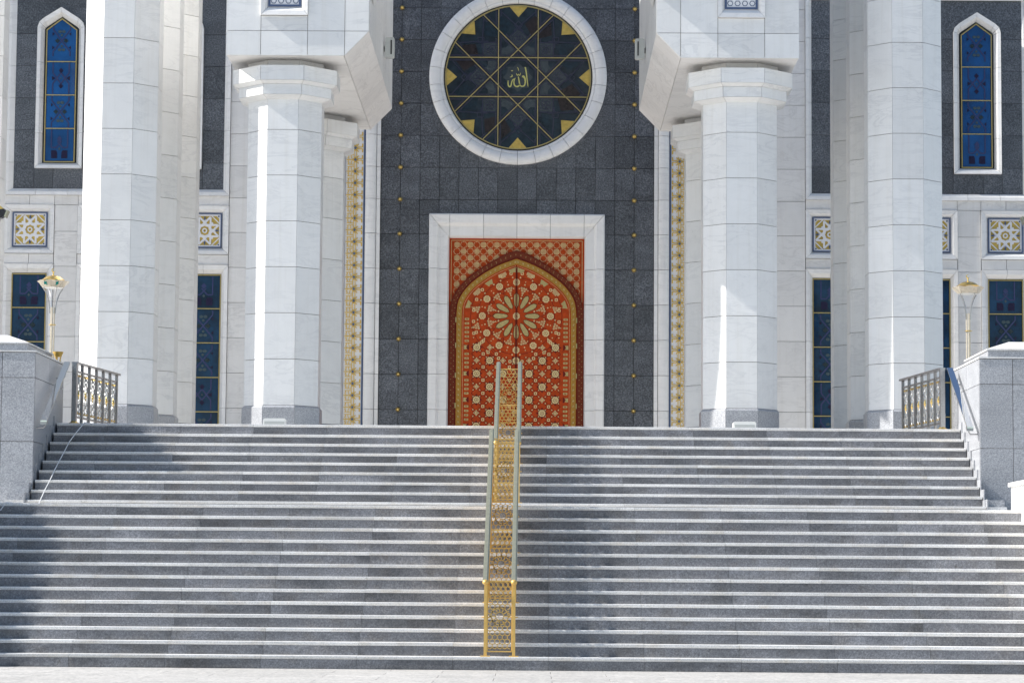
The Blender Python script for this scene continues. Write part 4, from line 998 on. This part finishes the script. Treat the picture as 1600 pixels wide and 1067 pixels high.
    for k in range(12):
        a = k * pi / 6
        if s * cos(a) > 1e-6 or (abs(cos(a)) < 1e-6 and s < 0):
            put('petal', PETAL, 0 if abs(cos(a)) < 1e-6 else s * 0.0001, RC, a); put('petal_border', PETAL_D, s * 0.0001, RC, a)
        put('rosette', ROSE, round(0.735 * cos(a), 4), RC + 0.735 * sin(a), 0)
        a2 = a + pi / 12; put('triangular_fret', TRI, 0.565 * cos(a2), RC + 0.565 * sin(a2), a2 + pi)
        x, z = 0.90 * cos(a2), RC + 0.90 * sin(a2)
        if inside(x, z, 0.04) and 6.1 < z < 6.9: put('triangular_fret', TRI, x, z, a2)
    put('rosette', ROSE, 0.0, RC)
    P = resample(inset(INN, 0.245, 0)[:31], 16)
    for k, (x, z) in enumerate(P[:-1]):
        if k == 0: x = -0.075; rot = 0
        a_, b_ = P[max(k - 1, 0)], P[k + 1]; rot = atan2(b_[1] - a_[1], b_[0] - a_[0])
        if z > 6.72: put('arch_inlay' if k % 2 == 0 else 'arch_fret', trap if k % 2 == 0 else TRAP2, -s * x, z - 0.01, (rot if s < 0 else -rot))
    P = resample(inset(INN, 0.43, 0)[:31], 13)
    for k, (x, z) in enumerate(P[:-1]):
        if k == 0: continue
        a_, b_ = P[max(k - 1, 0)], P[k + 1]; rot = atan2(b_[1] - a_[1], b_[0] - a_[0])
        if z > 6.8 and sqrt(x * x + (z - RC) ** 2) > 0.84: put('triangular_fret', TRI, -s * x, z, (rot if s < 0 else -rot) - pi / 2)
    z = 6.62; j = 0
    cell = 0.283; zt0 = 6.01
    while z > ZF:
        # border column of little pieces, interrupted by bow ties
        near = min(abs(z - (zt0 - 2 * cell * q)) for q in range(6))
        if near > 0.085 or z > 6.15: put('border_piece', SQ, s * 1.065, z)
        z -= 0.0943
    for q in range(6):
        zz_ = zt0 - 2 * cell * q
        if zz_ > ZF + 0.1:
            o1 = link('dark_bowtie', bw, leaf, (s * 1.065, YI, zz_ - ZF)); o2 = link('bowtie_inlay', bw2, leaf, (s * 1.065, YI, zz_ - ZF))
            o1.scale.x = o2.scale.x = -s
    WEB = []
    for r in range(0, 11):
        for kx in range(-3, 4):
            x, z = kx * cell, zt0 - r * cell
            if z < ZF + 0.12: continue
            if sqrt(x * x + (z - RC) ** 2) < 0.86: continue
            if (kx + r) % 2 == 1: put('dark_star', DSTAR, x, z); put('rosette', ROSE, x, z) if abs(x) > 0.01 or True else None
            else: put('cross_flower', FLOW, x, z)
    web = MB(); MINI = []
    for r in range(0, 11):
        for kx in range(-4, 5):
            for sg in (-1, 1):
                for w in (-0.03, 0.03):
                    a = [kx * cell + w, zt0 - r * cell]; b = [a[0] + sg * cell, a[1] - cell]
                    pts_ = []
                    for q in range(5):
                        x, z = a[0] + (b[0] - a[0]) * q / 4, a[1] + (b[1] - a[1]) * q / 4
                        pts_.append((x, z))
                    for p0, p1 in zip(pts_[:-1], pts_[1:]):
                        if all(p[0] * s > 0.02 and abs(p[0]) < 1.0 and p[1] > ZF and sqrt(p[0] ** 2 + (p[1] - RC) ** 2) > 0.84 for p in (p0, p1)):
                            web.strip((p0[0], p0[1] - ZF), (p1[0], p1[1] - ZF), 0.014, YI - 0.0012 - 0.0003 * (sg > 0), YI)
    for k in range(12):
        a = k * pi / 6
        for rr0, rr1, da in ((0.54, 0.70, 0.13), (0.54, 0.70, -0.13), (0.74, 0.90, 0.13), (0.74, 0.90, -0.13), (0.20, 0.54, 0.26)):
            p0 = (rr0 * cos(a), RC + rr0 * sin(a)); p1 = (rr1 * cos(a + da), RC + rr1 * sin(a + da))
            if all(p[0] * s > 0.01 and inside(p[0], p[1], 0.0) for p in (p0, p1)): web.strip((p0[0], p0[1] - ZF), (p1[0], p1[1] - ZF), 0.012, YI - 0.001 - 0.0001 * k, YI)
    for rr_ in (0.64, 0.83, 0.985):
        for k in range(48):
            a, b = 2 * pi * k / 48, 2 * pi * (k + 1) / 48
            p0 = (rr_ * cos(a), RC + rr_ * sin(a)); p1 = (rr_ * cos(b), RC + rr_ * sin(b))
            if all(p[0] * s > 0.01 and inside(p[0], p[1], 0.02) for p in (p0, p1)): web.strip((p0[0], p0[1] - ZF), (p1[0], p1[1] - ZF), 0.012, YI - 0.0028, YI)
    for r in range(0, 24):
        for kx in range(-8, 9):
            x, z = (kx + 0.5) * cell / 2, zt0 + cell * 0.75 - r * cell / 2
            if abs(x) < 0.97 and x * s > 0 and z > ZF + 0.05 and sqrt(x * x + (z - RC) ** 2) > 0.90: MINI.append((x, z))
    mini = MB()
    for x, z in MINI:
        for a in (0, pi / 2): mini.strip((x - 0.016 * cos(a), z - ZF - 0.016 * sin(a)), (x + 0.016 * cos(a), z - ZF + 0.016 * sin(a)), 0.010, YI - 0.005 - 0.0002 * (a > 0), YI)
    for k in range(12):
        a = (k + 0.5) * pi / 6
        for rr_, w in ((0.40, 0.022), (0.46, 0.016), (0.70, 0.02), (0.765, 0.014)):
            x, z = rr_ * cos(a), RC + rr_ * sin(a)
            if x * s > 0.01 and inside(x, z, 0): mini.prism([(x + w, z - ZF), (x, z - ZF + w), (x - w, z - ZF), (x, z - ZF - w)], YI - 0.005, YI)
        a = k * pi / 6
        for rr_, w in ((0.60, 0.016), (0.84, 0.02)):
            for da in (-0.10, 0.10):
                x, z = rr_ * cos(a + da), RC + rr_ * sin(a + da)
                if x * s > 0.01 and inside(x, z, 0): mini.prism([(x + w, z - ZF), (x, z - ZF + w), (x - w, z - ZF), (x, z - ZF - w)], YI - 0.0052, YI)
    mini.obj('small_inlays', CREAM, leaf, kind='stuff')
    web.obj('interlace', DOOR_MID, leaf, kind='stuff')
    for r in range(0, 22):
        for kx in range(-7, 8):
            if kx % 2 == 0: continue
            if r % 2 == 0: continue
            x, z = kx * cell / 2, zt0 + cell - r * cell / 2
            if abs(x) > 0.97 or z < ZF + 0.08: continue
            if sqrt(x * x + (z - RC) ** 2) < 0.86: continue
            put('small_flower', SMALL, x, z)
    for k in range(24):
        a = k * pi / 12 + pi / 24; x, z = 0.99 * cos(a), RC + 0.99 * sin(a)
        if abs(x) < 0.97 and z < RC - 0.1 and z > zt0 - 0.35: put('small_flower', SMALL, x, z)
        x, z = 0.93 * cos(a), RC + 0.93 * sin(a)
        if z > RC - 0.62 and inside(x, z, 0.05): put('small_flower', SMALL, x, z)
# spandrel lattice round the arch
def above_arch(x, z, m):
    xx = -abs(x)
    for a, b in zip(OUT[:-1], OUT[1:]):
        if b[0] <= xx <= a[0]:
            t_ = (a[0] - xx) / max(1e-9, a[0] - b[0]); return z > a[1] + (b[1] - a[1]) * t_ + m
    return z > 6.75
lat = MB(); U = 0.1438; Y0, Y1 = YD - 0.010, YD - 0.0005
for r in range(12):
    for c in range(-10, 11):
        x, z = c * U, 8.235 - r * U
        if abs(x) > 1.40 or z < 6.8: continue
        if not above_arch(x, z, -0.03): continue
        zz = z - ZF
        if (c + r) % 2 == 0:   # red star with a ring of ticks
            for k in range(16):
                a = (k + 0.5) * pi / 8; lat.strip((x + 0.060 * cos(a), zz + 0.060 * sin(a)), (x + 0.080 * cos(a), zz + 0.080 * sin(a)), 0.0075, Y0 + 0.0001 * k, Y1)
            for k in range(8):
                a = k * pi / 4; b = a + pi / 8; c_ = a - pi / 8; lat.strip((x + 0.056 * cos(b), zz + 0.056 * sin(b)), (x + 0.072 * cos(a), zz + 0.072 * sin(a)), 0.006, Y0 + 0.0003, Y1); continue
                lat.strip((x + 0.044 * cos(b), zz + 0.044 * sin(b)), (x + 0.058 * cos(a), zz + 0.058 * sin(a)), 0.008, Y0, Y1); lat.strip((x + 0.044 * cos(c_), zz + 0.044 * sin(c_)), (x + 0.058 * cos(a), zz + 0.058 * sin(a)), 0.008, Y0 - 0.0002, Y1)
        else:                  # cross-hatched disc
            for k in (-1.5, -0.5, 0.5, 1.5):
                h_ = sqrt(0.066 ** 2 - (k * 0.027) ** 2)
                lat.strip((x + k * 0.027, zz - h_), (x + k * 0.027, zz + h_), 0.010, Y0, Y1); lat.strip((x - h_, zz + k * 0.027), (x + h_, zz + k * 0.027), 0.010, Y0 - 0.0002, Y1)
lat.band(Lp([(-1.42, 7.0), (-1.42, 8.335), (1.42, 8.335), (1.42, 7.0)]), Lp([(-1.41, 7.0), (-1.41, 8.325), (1.41, 8.325), (1.41, 7.0)]), Y0, Y1)
lat.obj('lattice', CREAM, spand, kind='stuff')
# ---------------------------------------------------------------- central golden railing
def lattice_panel(w, h, skew=0.0):
    """pierced panel in local x-z (0..w, 0..h), z sheared by skew"""
    m = MB(); T = 0.0098; y0, y1 = -0.003, 0.003
    sh = lambda p: (p[0], p[1] + p[0] * skew)
    fr = [(0, 0), (w, 0), (w, h), (0, h)]
    for a in range(4): m.strip(sh(fr[a]), sh(fr[(a + 1) % 4]), 0.014, y0 - 0.001, y1 + 0.001)
    r = 0.033; cx, cz = w / 2, h * 0.5
    dx, dz = r * 1.732, r * 1.5; row = 0; z = r * 0.4
    while z < h:
        x = (dx / 2 if row % 2 else 0)
        while x < w + dx / 2:
            d = sqrt((x - cx) ** 2 + (z - cz) ** 2)
            if d > 0.085:
                P = [(x + r * sin(k * pi / 3), z + r * cos(k * pi / 3)) for k in range(6)]
                for k in range(3):
                    a, b = P[k], P[k + 1]
                    if all(-0.001 <= q[0] <= w + 0.001 and -0.001 <= q[1] <= h + 0.001 for q in (a, b)): m.strip(sh(a), sh(b), T, y0, y1)
            x += dx
        z += dz; row += 1
    for k in range(12):
        a = k * pi / 6; m.strip(sh((cx + 0.045 * cos(a), cz + 0.045 * sin(a))), sh((cx + 0.12 * cos(a), cz + 0.12 * sin(a))), T, y0, y1)
        b = a + pi / 6; m.strip(sh((cx + 0.047 * cos(a), cz + 0.047 * sin(a))), sh((cx + 0.047 * cos(b), cz + 0.047 * sin(b))), T, y0, y1)
        m.strip(sh((cx + 0.10 * cos(a), cz + 0.10 * sin(a))), sh((cx + 0.10 * cos(b), cz + 0.10 * sin(b))), T, y0, y1)
    return m
RX, RXC = 0.162, 0.022
def railing(label, n_list, ztail, group):
    Y0 = stepY(n_list[0]) + 0.10; t = thing('golden_railing', (RXC, Y0, stepZ(n_list[0])), label, 'railing', group)
    zb = stepZ(n_list[0]); SL = H / TD
    Ys = [Y0 + 4 * TD * k for k in range(len(n_list))]
    for s in (-1, 1):
        x = s * RX
        for k, n in enumerate(n_list):
            y = Ys[k] - Y0; z = stepZ(n) - zb; p = MB().box(x - 0.018, x + 0.018, y - 0.018, y + 0.018, z, z + 0.88).obj('post', RAILGOLD, t)
            MB().box(x - 0.055, x + 0.055, y - 0.035, y + 0.035, z + 0.0005, z + 0.012).obj('foot_plate', RAILGOLD, p)
            MB().tube([(x - 0.045, y, z + 0.45), (x + 0.045, y, z + 0.45)], 0.007).obj('fixing_pin', RAILGOLD, p)
            if k < len(n_list) - 1:   # side panel between posts, sheared along the slope
                m = lattice_panel(4 * TD - 0.05, 0.70, SL); m.v = [(x + v[1], y + 0.025 + v[0], z + 0.10 + v[2]) for v in m.v]
                m.obj('side_panel', RAILGOLD, t)
        y1 = Ys[-1] - Y0 + 0.13; a = (-0.10, 0.915 - 0.10 * SL); b = (y1, 0.915 + y1 * SL)
        # hand rail with a flat crown and two shoulders
        def xr(w0, w1, d0, d1, mat, nm, par):
            return MB().xprism([(a[0], a[1] + d0), (b[0], b[1] + d0), (b[0], b[1] + d1), (a[0], a[1] + d1)], x + w0, x + w1).obj(nm, mat, par)
        hr = xr(-0.032, 0.032, -0.035, 0.0, CHAMPAGNE, 'handrail', t); xr(-0.017, 0.017, 0.0005, 0.010, CHAMPAGNE, 'rail_crown', hr)
        MB().lathe([(0.0, -0.03), (0.024, -0.026), (0.036, -0.012), (0.038, 0.004), (0.03, 0.02), (0.012, 0.03), (0.0, 0.031)], (x, a[0] - 0.01, a[1] - 0.015), 14).obj('end_knob', RAILGOLD, hr, smooth=True)
    for k, n in enumerate(n_list):
        m = lattice_panel(2 * RX - 0.045, 0.80); y = Ys[k] - Y0; z = stepZ(n) - zb
        m.v = [(v[0] - RX + 0.0225, y + v[1], z + 0.06 + v[2]) for v in m.v]; m.obj('cross_panel', RAILGOLD, t)
railing('golden pierced railing with pale handrails on the lower flight', [1, 5, 9, 13], 0, 'central railings')
railing('golden pierced railing with pale handrails on the upper flight in front of the door', [14, 18, 22], 0, 'central railings')
# ---------------------------------------------------------------- balustrades and wall handrails at both ends
def balustrade(s):
    side = ['left', 'right'][s > 0]
    t = thing('steel_balustrade', (s * 6.55, 40.35, ZF), 'stainless steel balustrade with gilt scrollwork behind the %s pedestal' % side, 'balustrade', 'balustrades on the platform')
    L = 2.3; ang = 0.12
    def Q(u, w=0.0): return (-s * (u * sin(ang) + w * cos(ang)), u * cos(ang) - w * sin(ang))
    def seg(m, u0, u1, w, z0, z1):
        pts = [Q(u0, -w), Q(u1, -w), Q(u1, w), Q(u0, w)]; m.hprism(pts, z0, z1)
    NB = 6; wd = L / NB
    m = MB(); seg(m, -0.03, L + 0.08, 0.045, 0.915, 0.945); m.obj('top_rail', STEEL, t)
    p = MB(); seg(p, -0.035, 0.035, 0.035, 0.0, 0.9145); p = p.obj('end_post', STEEL, t)
    x, y = Q(0); MB().lathe([(0.10, 0.0), (0.09, 0.015), (0.05, 0.035), (0.04, 0.05)], (x, y, 0.0005), 16).obj('gilt_base', GOLD, p, smooth=True)
    for k in range(1, NB + 1):
        m = MB(); u = k * wd; seg(m, u - 0.02, u + 0.02, 0.02, 0.0, 0.9145); m.obj('post', STEEL, t)
    for k in range(NB):
        u0, u1 = k * wd + 0.04, (k + 1) * wd - 0.028; c = (u0 + u1) / 2; hw = (u1 - u0) / 2
        fr = MB(); zb, zt = 0.10, 0.82
        fr.box(u0, u0 + 0.022, -0.012, 0.012, zb, zt); fr.box(u1 - 0.022, u1, -0.012, 0.012, zb, zt); fr.box(u0 + 0.022, u1 - 0.022, -0.012, 0.012, zt - 0.03, zt); fr.box(u0 + 0.022, u1 - 0.022, -0.012, 0.012, zb, zb + 0.03)
        def tr(m):
            m.v = [(*Q(v[0], v[1]), v[2]) for v in m.v]; return m
        f = tr(fr).obj('panel_frame', STEEL, t)
        sc = MB(); zc = (zb + zt) / 2
        for sg in (-1, 1):
            for q in (-1, 1):
                pts = []
                for j in range(13):
                    a = j / 12; zz = zc + q * (0.03 + a * 0.27); xx = c + sg * (0.012 + 0.075 * sin(a * pi * 2) * (1 - a * 0.3) * 0.9)
                    pts.append((xx, 0.004 * sg * q, zz))
                sc.tube(pts, 0.008, 5)
                pts = [(c + sg * (hw - 0.03) * sin(j / 8 * pi), 0.0, zc + q * (0.10 + 0.16 * j / 8)) for j in range(9)]; sc.tube(pts, 0.006, 5)
            sc.tube([(c + sg * 0.055, 0, zb + 0.03), (c + sg * 0.055, 0, zt - 0.03)], 0.007, 5)
        tr(sc).obj('scrollwork', STEEL, f, smooth=True)
        g_ = MB(); g_.lathe([(0.0, 0.08), (0.014, 0.04), (0.026, 0.0), (0.014, -0.04), (0.0, -0.08)], (c, 0, zc), 8)
        tr(g_).obj('gilt_ornament', GOLD, f); g_ = MB()
        for q in (-1, 1):
            for sg in (-1, 1): g_.box(c + sg * 0.055 - 0.016, c + sg * 0.055 + 0.016, -0.016, 0.016, zc + q * 0.285 - 0.014, zc + q * 0.285 + 0.014)
        tr(g_).obj('gilt_clips', GOLD, f, kind='stuff')
    # slanting rail fixed to the pedestal's inner face
    t2 = thing('wall_handrail', (s * 6.66, 40.3, ZF), 'flat polished handrail reflecting blue sky on the inner face of the %s pedestal' % side, 'handrail', 'handrails on the pedestals')
    ya, yb = 0.0, -1.85; za, zb = 0.945, 0.945 - 1.85 * H / TD
    MB().xprism([(ya, za), (yb, zb), (yb, zb - 0.022), (ya, za - 0.022)], -0.045, 0.045).obj('rail', MIRROR, t2)
    MB().xprism([(yb + 0.0, zb - 0.0235), (yb + 0.08, zb - 0.0235 + 0.04), (yb + 0.08, zb - 0.05), (yb, zb - 0.06)], -0.045, 0.045).obj('rail_end', STEEL, t2)
    for f in (0.93, 0.1):
        y, z = ya + (yb - ya) * f, za + (zb - za) * f - 0.02
        MB().tube([(0, y, z), (0, y, z - 0.12), (s * 0.02, y, z - 0.15), (s * 0.125, y, z - 0.15)], 0.011, 8).obj('bracket', STEEL, t2, smooth=True)
for s in (-1, 1): balustrade(s)
# ---------------------------------------------------------------- lamps, bowl, floodlights, cables
def lamp(s):
    x = s * 7.30; side = ['left', 'right'][s > 0]
    t = thing('lamp_post', (x, 42.5, ZF), 'white lamp post with gold dome on the %s, %s' % (side, ['teal glass in its bowl', 'plain pale bowl'][s > 0]), 'lamp post', 'lamp posts behind the pedestals')
    z0 = ZF
    for k in range(3):
        a = k * 2 * pi / 3 + 0.5; MB().tube([(0.028 * cos(a), 0.028 * sin(a), 0), (0.028 * cos(a), 0.028 * sin(a), 5.30 - z0)], 0.012, 8).obj('pole', PETALW, t, smooth=True)
    for z in (4.42, 4.35, 5.02): MB().lathe([(0.04, -0.008), (0.06, -0.004), (0.06, 0.004), (0.04, 0.008)], (0, 0, z - z0), 16).obj('gilt_collar', GOLD, t, smooth=True)
    for k in range(4):
        a = k * pi / 2 + 0.55
        pts = [(r * cos(a), r * sin(a), z - z0) for r, z in ((0.045, 5.20), (0.052, 5.32), (0.075, 5.43), (0.115, 5.53), (0.165, 5.605))]; MB().tube(pts, [0.008, 0.008, 0.009, 0.010, 0.011], 6).obj('curved_bracket', STEEL, t, smooth=True)
    n = 8
    bowl = MB().lathe([(0.01, 5.60), (0.15, 5.605), (0.165, 5.612)], (0, 0, -z0), 24).obj('bowl_floor', WHITE_PAINT, t, smooth=True)
    for k in range(n):
        a0, a1 = 2 * pi * k / n + 0.03, 2 * pi * (k + 1) / n - 0.03; am = (a0 + a1) / 2; m = MB()
        lo = [(0.17 * cos(a0), 0.17 * sin(a0), 5.615), (0.17 * cos(a1), 0.17 * sin(a1), 5.615)]; hi = [(0.25 * cos(a1 + 0.04), 0.25 * sin(a1 + 0.04), 5.722), (0.262 * cos(am), 0.262 * sin(am), 5.705), (0.25 * cos(a0 - 0.04), 0.25 * sin(a0 - 0.04), 5.722)]
        P = lo + hi; m.v = [(x_, y_, z_ - z0) for x_, y_, z_ in P] + [(x_ * 0.93, y_ * 0.93, z_ - z0 + 0.004) for x_, y_, z_ in P]
        m.f = [(0, 1, 2, 3, 4), (9, 8, 7, 6, 5)] + [(i, i + 5, (i + 1) % 5 + 5, (i + 1) % 5) for i in range(5)]
        m.obj('bowl_petal', PETALW, t)
    if s < 0:
        for a in (-1.95, -1.1, -2.7): MB().tube([(0.16 * cos(a), 0.16 * sin(a), 5.64 - z0), (0.16 * cos(a), 0.16 * sin(a), 5.73 - z0)], 0.03, 8).obj('teal_glass', TEAL, t)
        for a in (-1.95, -1.1): MB().box(0.225 * cos(a) - 0.022, 0.225 * cos(a) + 0.022, 0.225 * sin(a) - 0.02, 0.225 * sin(a) - 0.004, 5.645 - z0, 5.70 - z0).obj('teal_glass', TEAL, t)
    MB().lathe([(0.18, 0.0), (0.185, 0.015), (0.168, 0.024), (0.16, 0.028), (0.138, 0.050), (0.09, 0.074), (0.04, 0.086), (0.014, 0.090), (0.010, 0.135), (0.015, 0.140), (0.0, 0.145)], (0, 0, 5.722 - z0), 32).obj('gold_dome', GOLD, t, smooth=True)
    cr = MB(); n = 14; A = []; B = []
    for k in range(n + 1):
        a = -pi / 2 + 0.5 + (2 * pi - 1.0) * k / n - 0.0; a = radians(60) + radians(300) * k / n
        A.append((0.032 * cos(a), 5.892 - z0 + 0.032 * sin(a))); B.append((0.009 * cos(radians(30)) + 0.024 * cos(a), 5.896 - z0 + 0.024 * sin(a)))
    cr.band(A, B, -0.005, 0.005); cr.obj('crescent', GOLD, t)
for s in (-1, 1): lamp(s)
t = thing('gold_bowl', (-6.87, 40.665, 4.263), 'shallow golden bowl on short legs at the back of the left pedestal', 'bowl')
MB().lathe([(0.0, 0.09), (0.05, 0.09), (0.062, 0.115), (0.085, 0.17), (0.078, 0.17), (0.045, 0.12), (0.0, 0.11)], (0, 0, 0), 24).obj('basin', GOLD_PAINT, t, smooth=True)
for k in range(3):
    a = k * 2 * pi / 3 + 0.4; MB().tube([(0.045 * cos(a), 0.045 * sin(a), 0.095), (0.032 * cos(a), 0.032 * sin(a), 0.04), (0.045 * cos(a), 0.045 * sin(a), 0.0)], 0.010, 6).obj('leg', GOLD_PAINT, t, smooth=True)
def round_box(m, x0, x1, y0, y1, z0, z1, r):
    pts = []
    for cx, cz, a0 in ((x1 - r, z1 - r, 0), (x0 + r, z1 - r, pi / 2), (x0 + r, z0 + r, pi), (x1 - r, z0 + r, 1.5 * pi)):
        for k in range(5): a = a0 + k * pi / 8; pts.append((cx + r * cos(a), cz + r * sin(a)))
    m.prism(pts, y0, y1); return m
for s in (-1, 1):
    side = ['left', 'right'][s > 0]
    t = thing('floor_floodlight', (s * 3.80, 43.3, ZF), 'low white floodlight box on the floor in front of the %s front column' % side, 'floodlight', 'floor floodlights')
    round_box(MB(), -0.185, 0.185, -0.08, 0.10, 0.155, 0.285, 0.035).obj('housing', WHITE_PAINT, t)
    MB().box(-0.16, 0.16, -0.095, -0.0805, 0.17, 0.235).obj('glass_front', GREY_BOX, t)
    MB().box(-0.15, -0.12, -0.02, 0.03, 0, 0.1545).box(0.12, 0.15, -0.02, 0.03, 0, 0.1545).obj('feet', GREY_BOX, t)
    t = thing('wall_lamp', (s * 2.27, 48.0, 10.63), 'grey box lamp fixed to the inner side of the %s overhanging block' % side, 'wall lamp', 'box lamps on the blocks')
    round_box(MB(), -0.085, 0.085, -0.06, 0.10, -0.185, 0.185, 0.03).obj('housing', GREY_BOX, t); MB().box(-0.012 - s * 0.03, 0.012 - s * 0.03, -0.07, -0.0605, -0.13, 0.13).obj('glass_front', BLACK, t)
    MB().box(min(s * 0.04, s * 0.135), max(s * 0.04, s * 0.135), 0.11, 0.15, -0.05, 0.05).obj('bracket', GREY_BOX, t)
    t = thing('spotlight', (s * 9.58, 49.4, 7.72), 'small brass-topped spotlight clamped to the tall pier at the %s edge' % side, 'spotlight', 'spotlights on the edge piers')
    q = -s
    MB().prism([(q * -0.03, -0.09), (q * 0.13, -0.02), (q * 0.10, 0.10), (q * -0.04, 0.08)], -0.08, 0.10).obj('housing', BLACK, t)
    MB().prism([(q * 0.12, -0.06), (q * 0.17, 0.07), (q * 0.15, 0.085), (q * 0.10, -0.045)], -0.10, 0.12).obj('cowl', CHAMPAGNE, t)
    MB().prism([(q * -0.05, 0.0), (q * -0.02, -0.10), (q * 0.0, -0.09), (q * -0.02, 0.06)], -0.10, 0.12).obj('shade', CHAMPAGNE, t)
    MB().prism([(q * -0.04, 0.085), (q * 0.08, 0.105), (q * 0.02, 0.16), (q * -0.05, 0.17)], -0.07, 0.10).obj('brass_top', GOLD, t)
    MB().tube([(s * 0.12, 0.2, -0.16), (q * -0.01, 0.02, -0.14), (q * 0.03, 0.0, -0.05)], 0.018, 6).obj('arm', STEEL, t)
def cable(pts, label):
    fine = [Vector(p) for p in pts]
    MB().tube(fine, 0.0075, 5).obj('cable', CABLE, label=label, cat='cable')
xs_c = {22: -6.33, 21: -6.40, 20: -6.45, 19: -6.47, 18: -6.49, 17: -6.51, 16: -6.52, 15: -6.54, 14: -6.55}
cable([(-6.24, 40.6, ZF + 0.009)] + [(xs_c[n], stepY(n) - 0.006, stepZ(n) + 0.006) for n in range(22, 13, -1)] + [(-6.56, stepY(14) - 0.25, 1.959), (-6.62, 36.5, 1.959)], 'thin white cable running down the left end of the upper steps')
cable([(-7.05, 38.2, 2.0), (-7.05, 36.2, 1.958), (-6.32, 34.8, 1.958), (-6.28, 34.25, 1.958), (-6.30, stepY(13) - 0.012, 1.955), (-6.36, stepY(13) - 0.02, 1.86), (-6.42, stepY(12) - 0.012, 1.806), (-6.55, stepY(12) - 0.02, 1.74), (-6.8, stepY(12) - 0.02, 1.70)], 'thin white cable looping over the landing edge at far left')
S.render.engine = 'CYCLES'
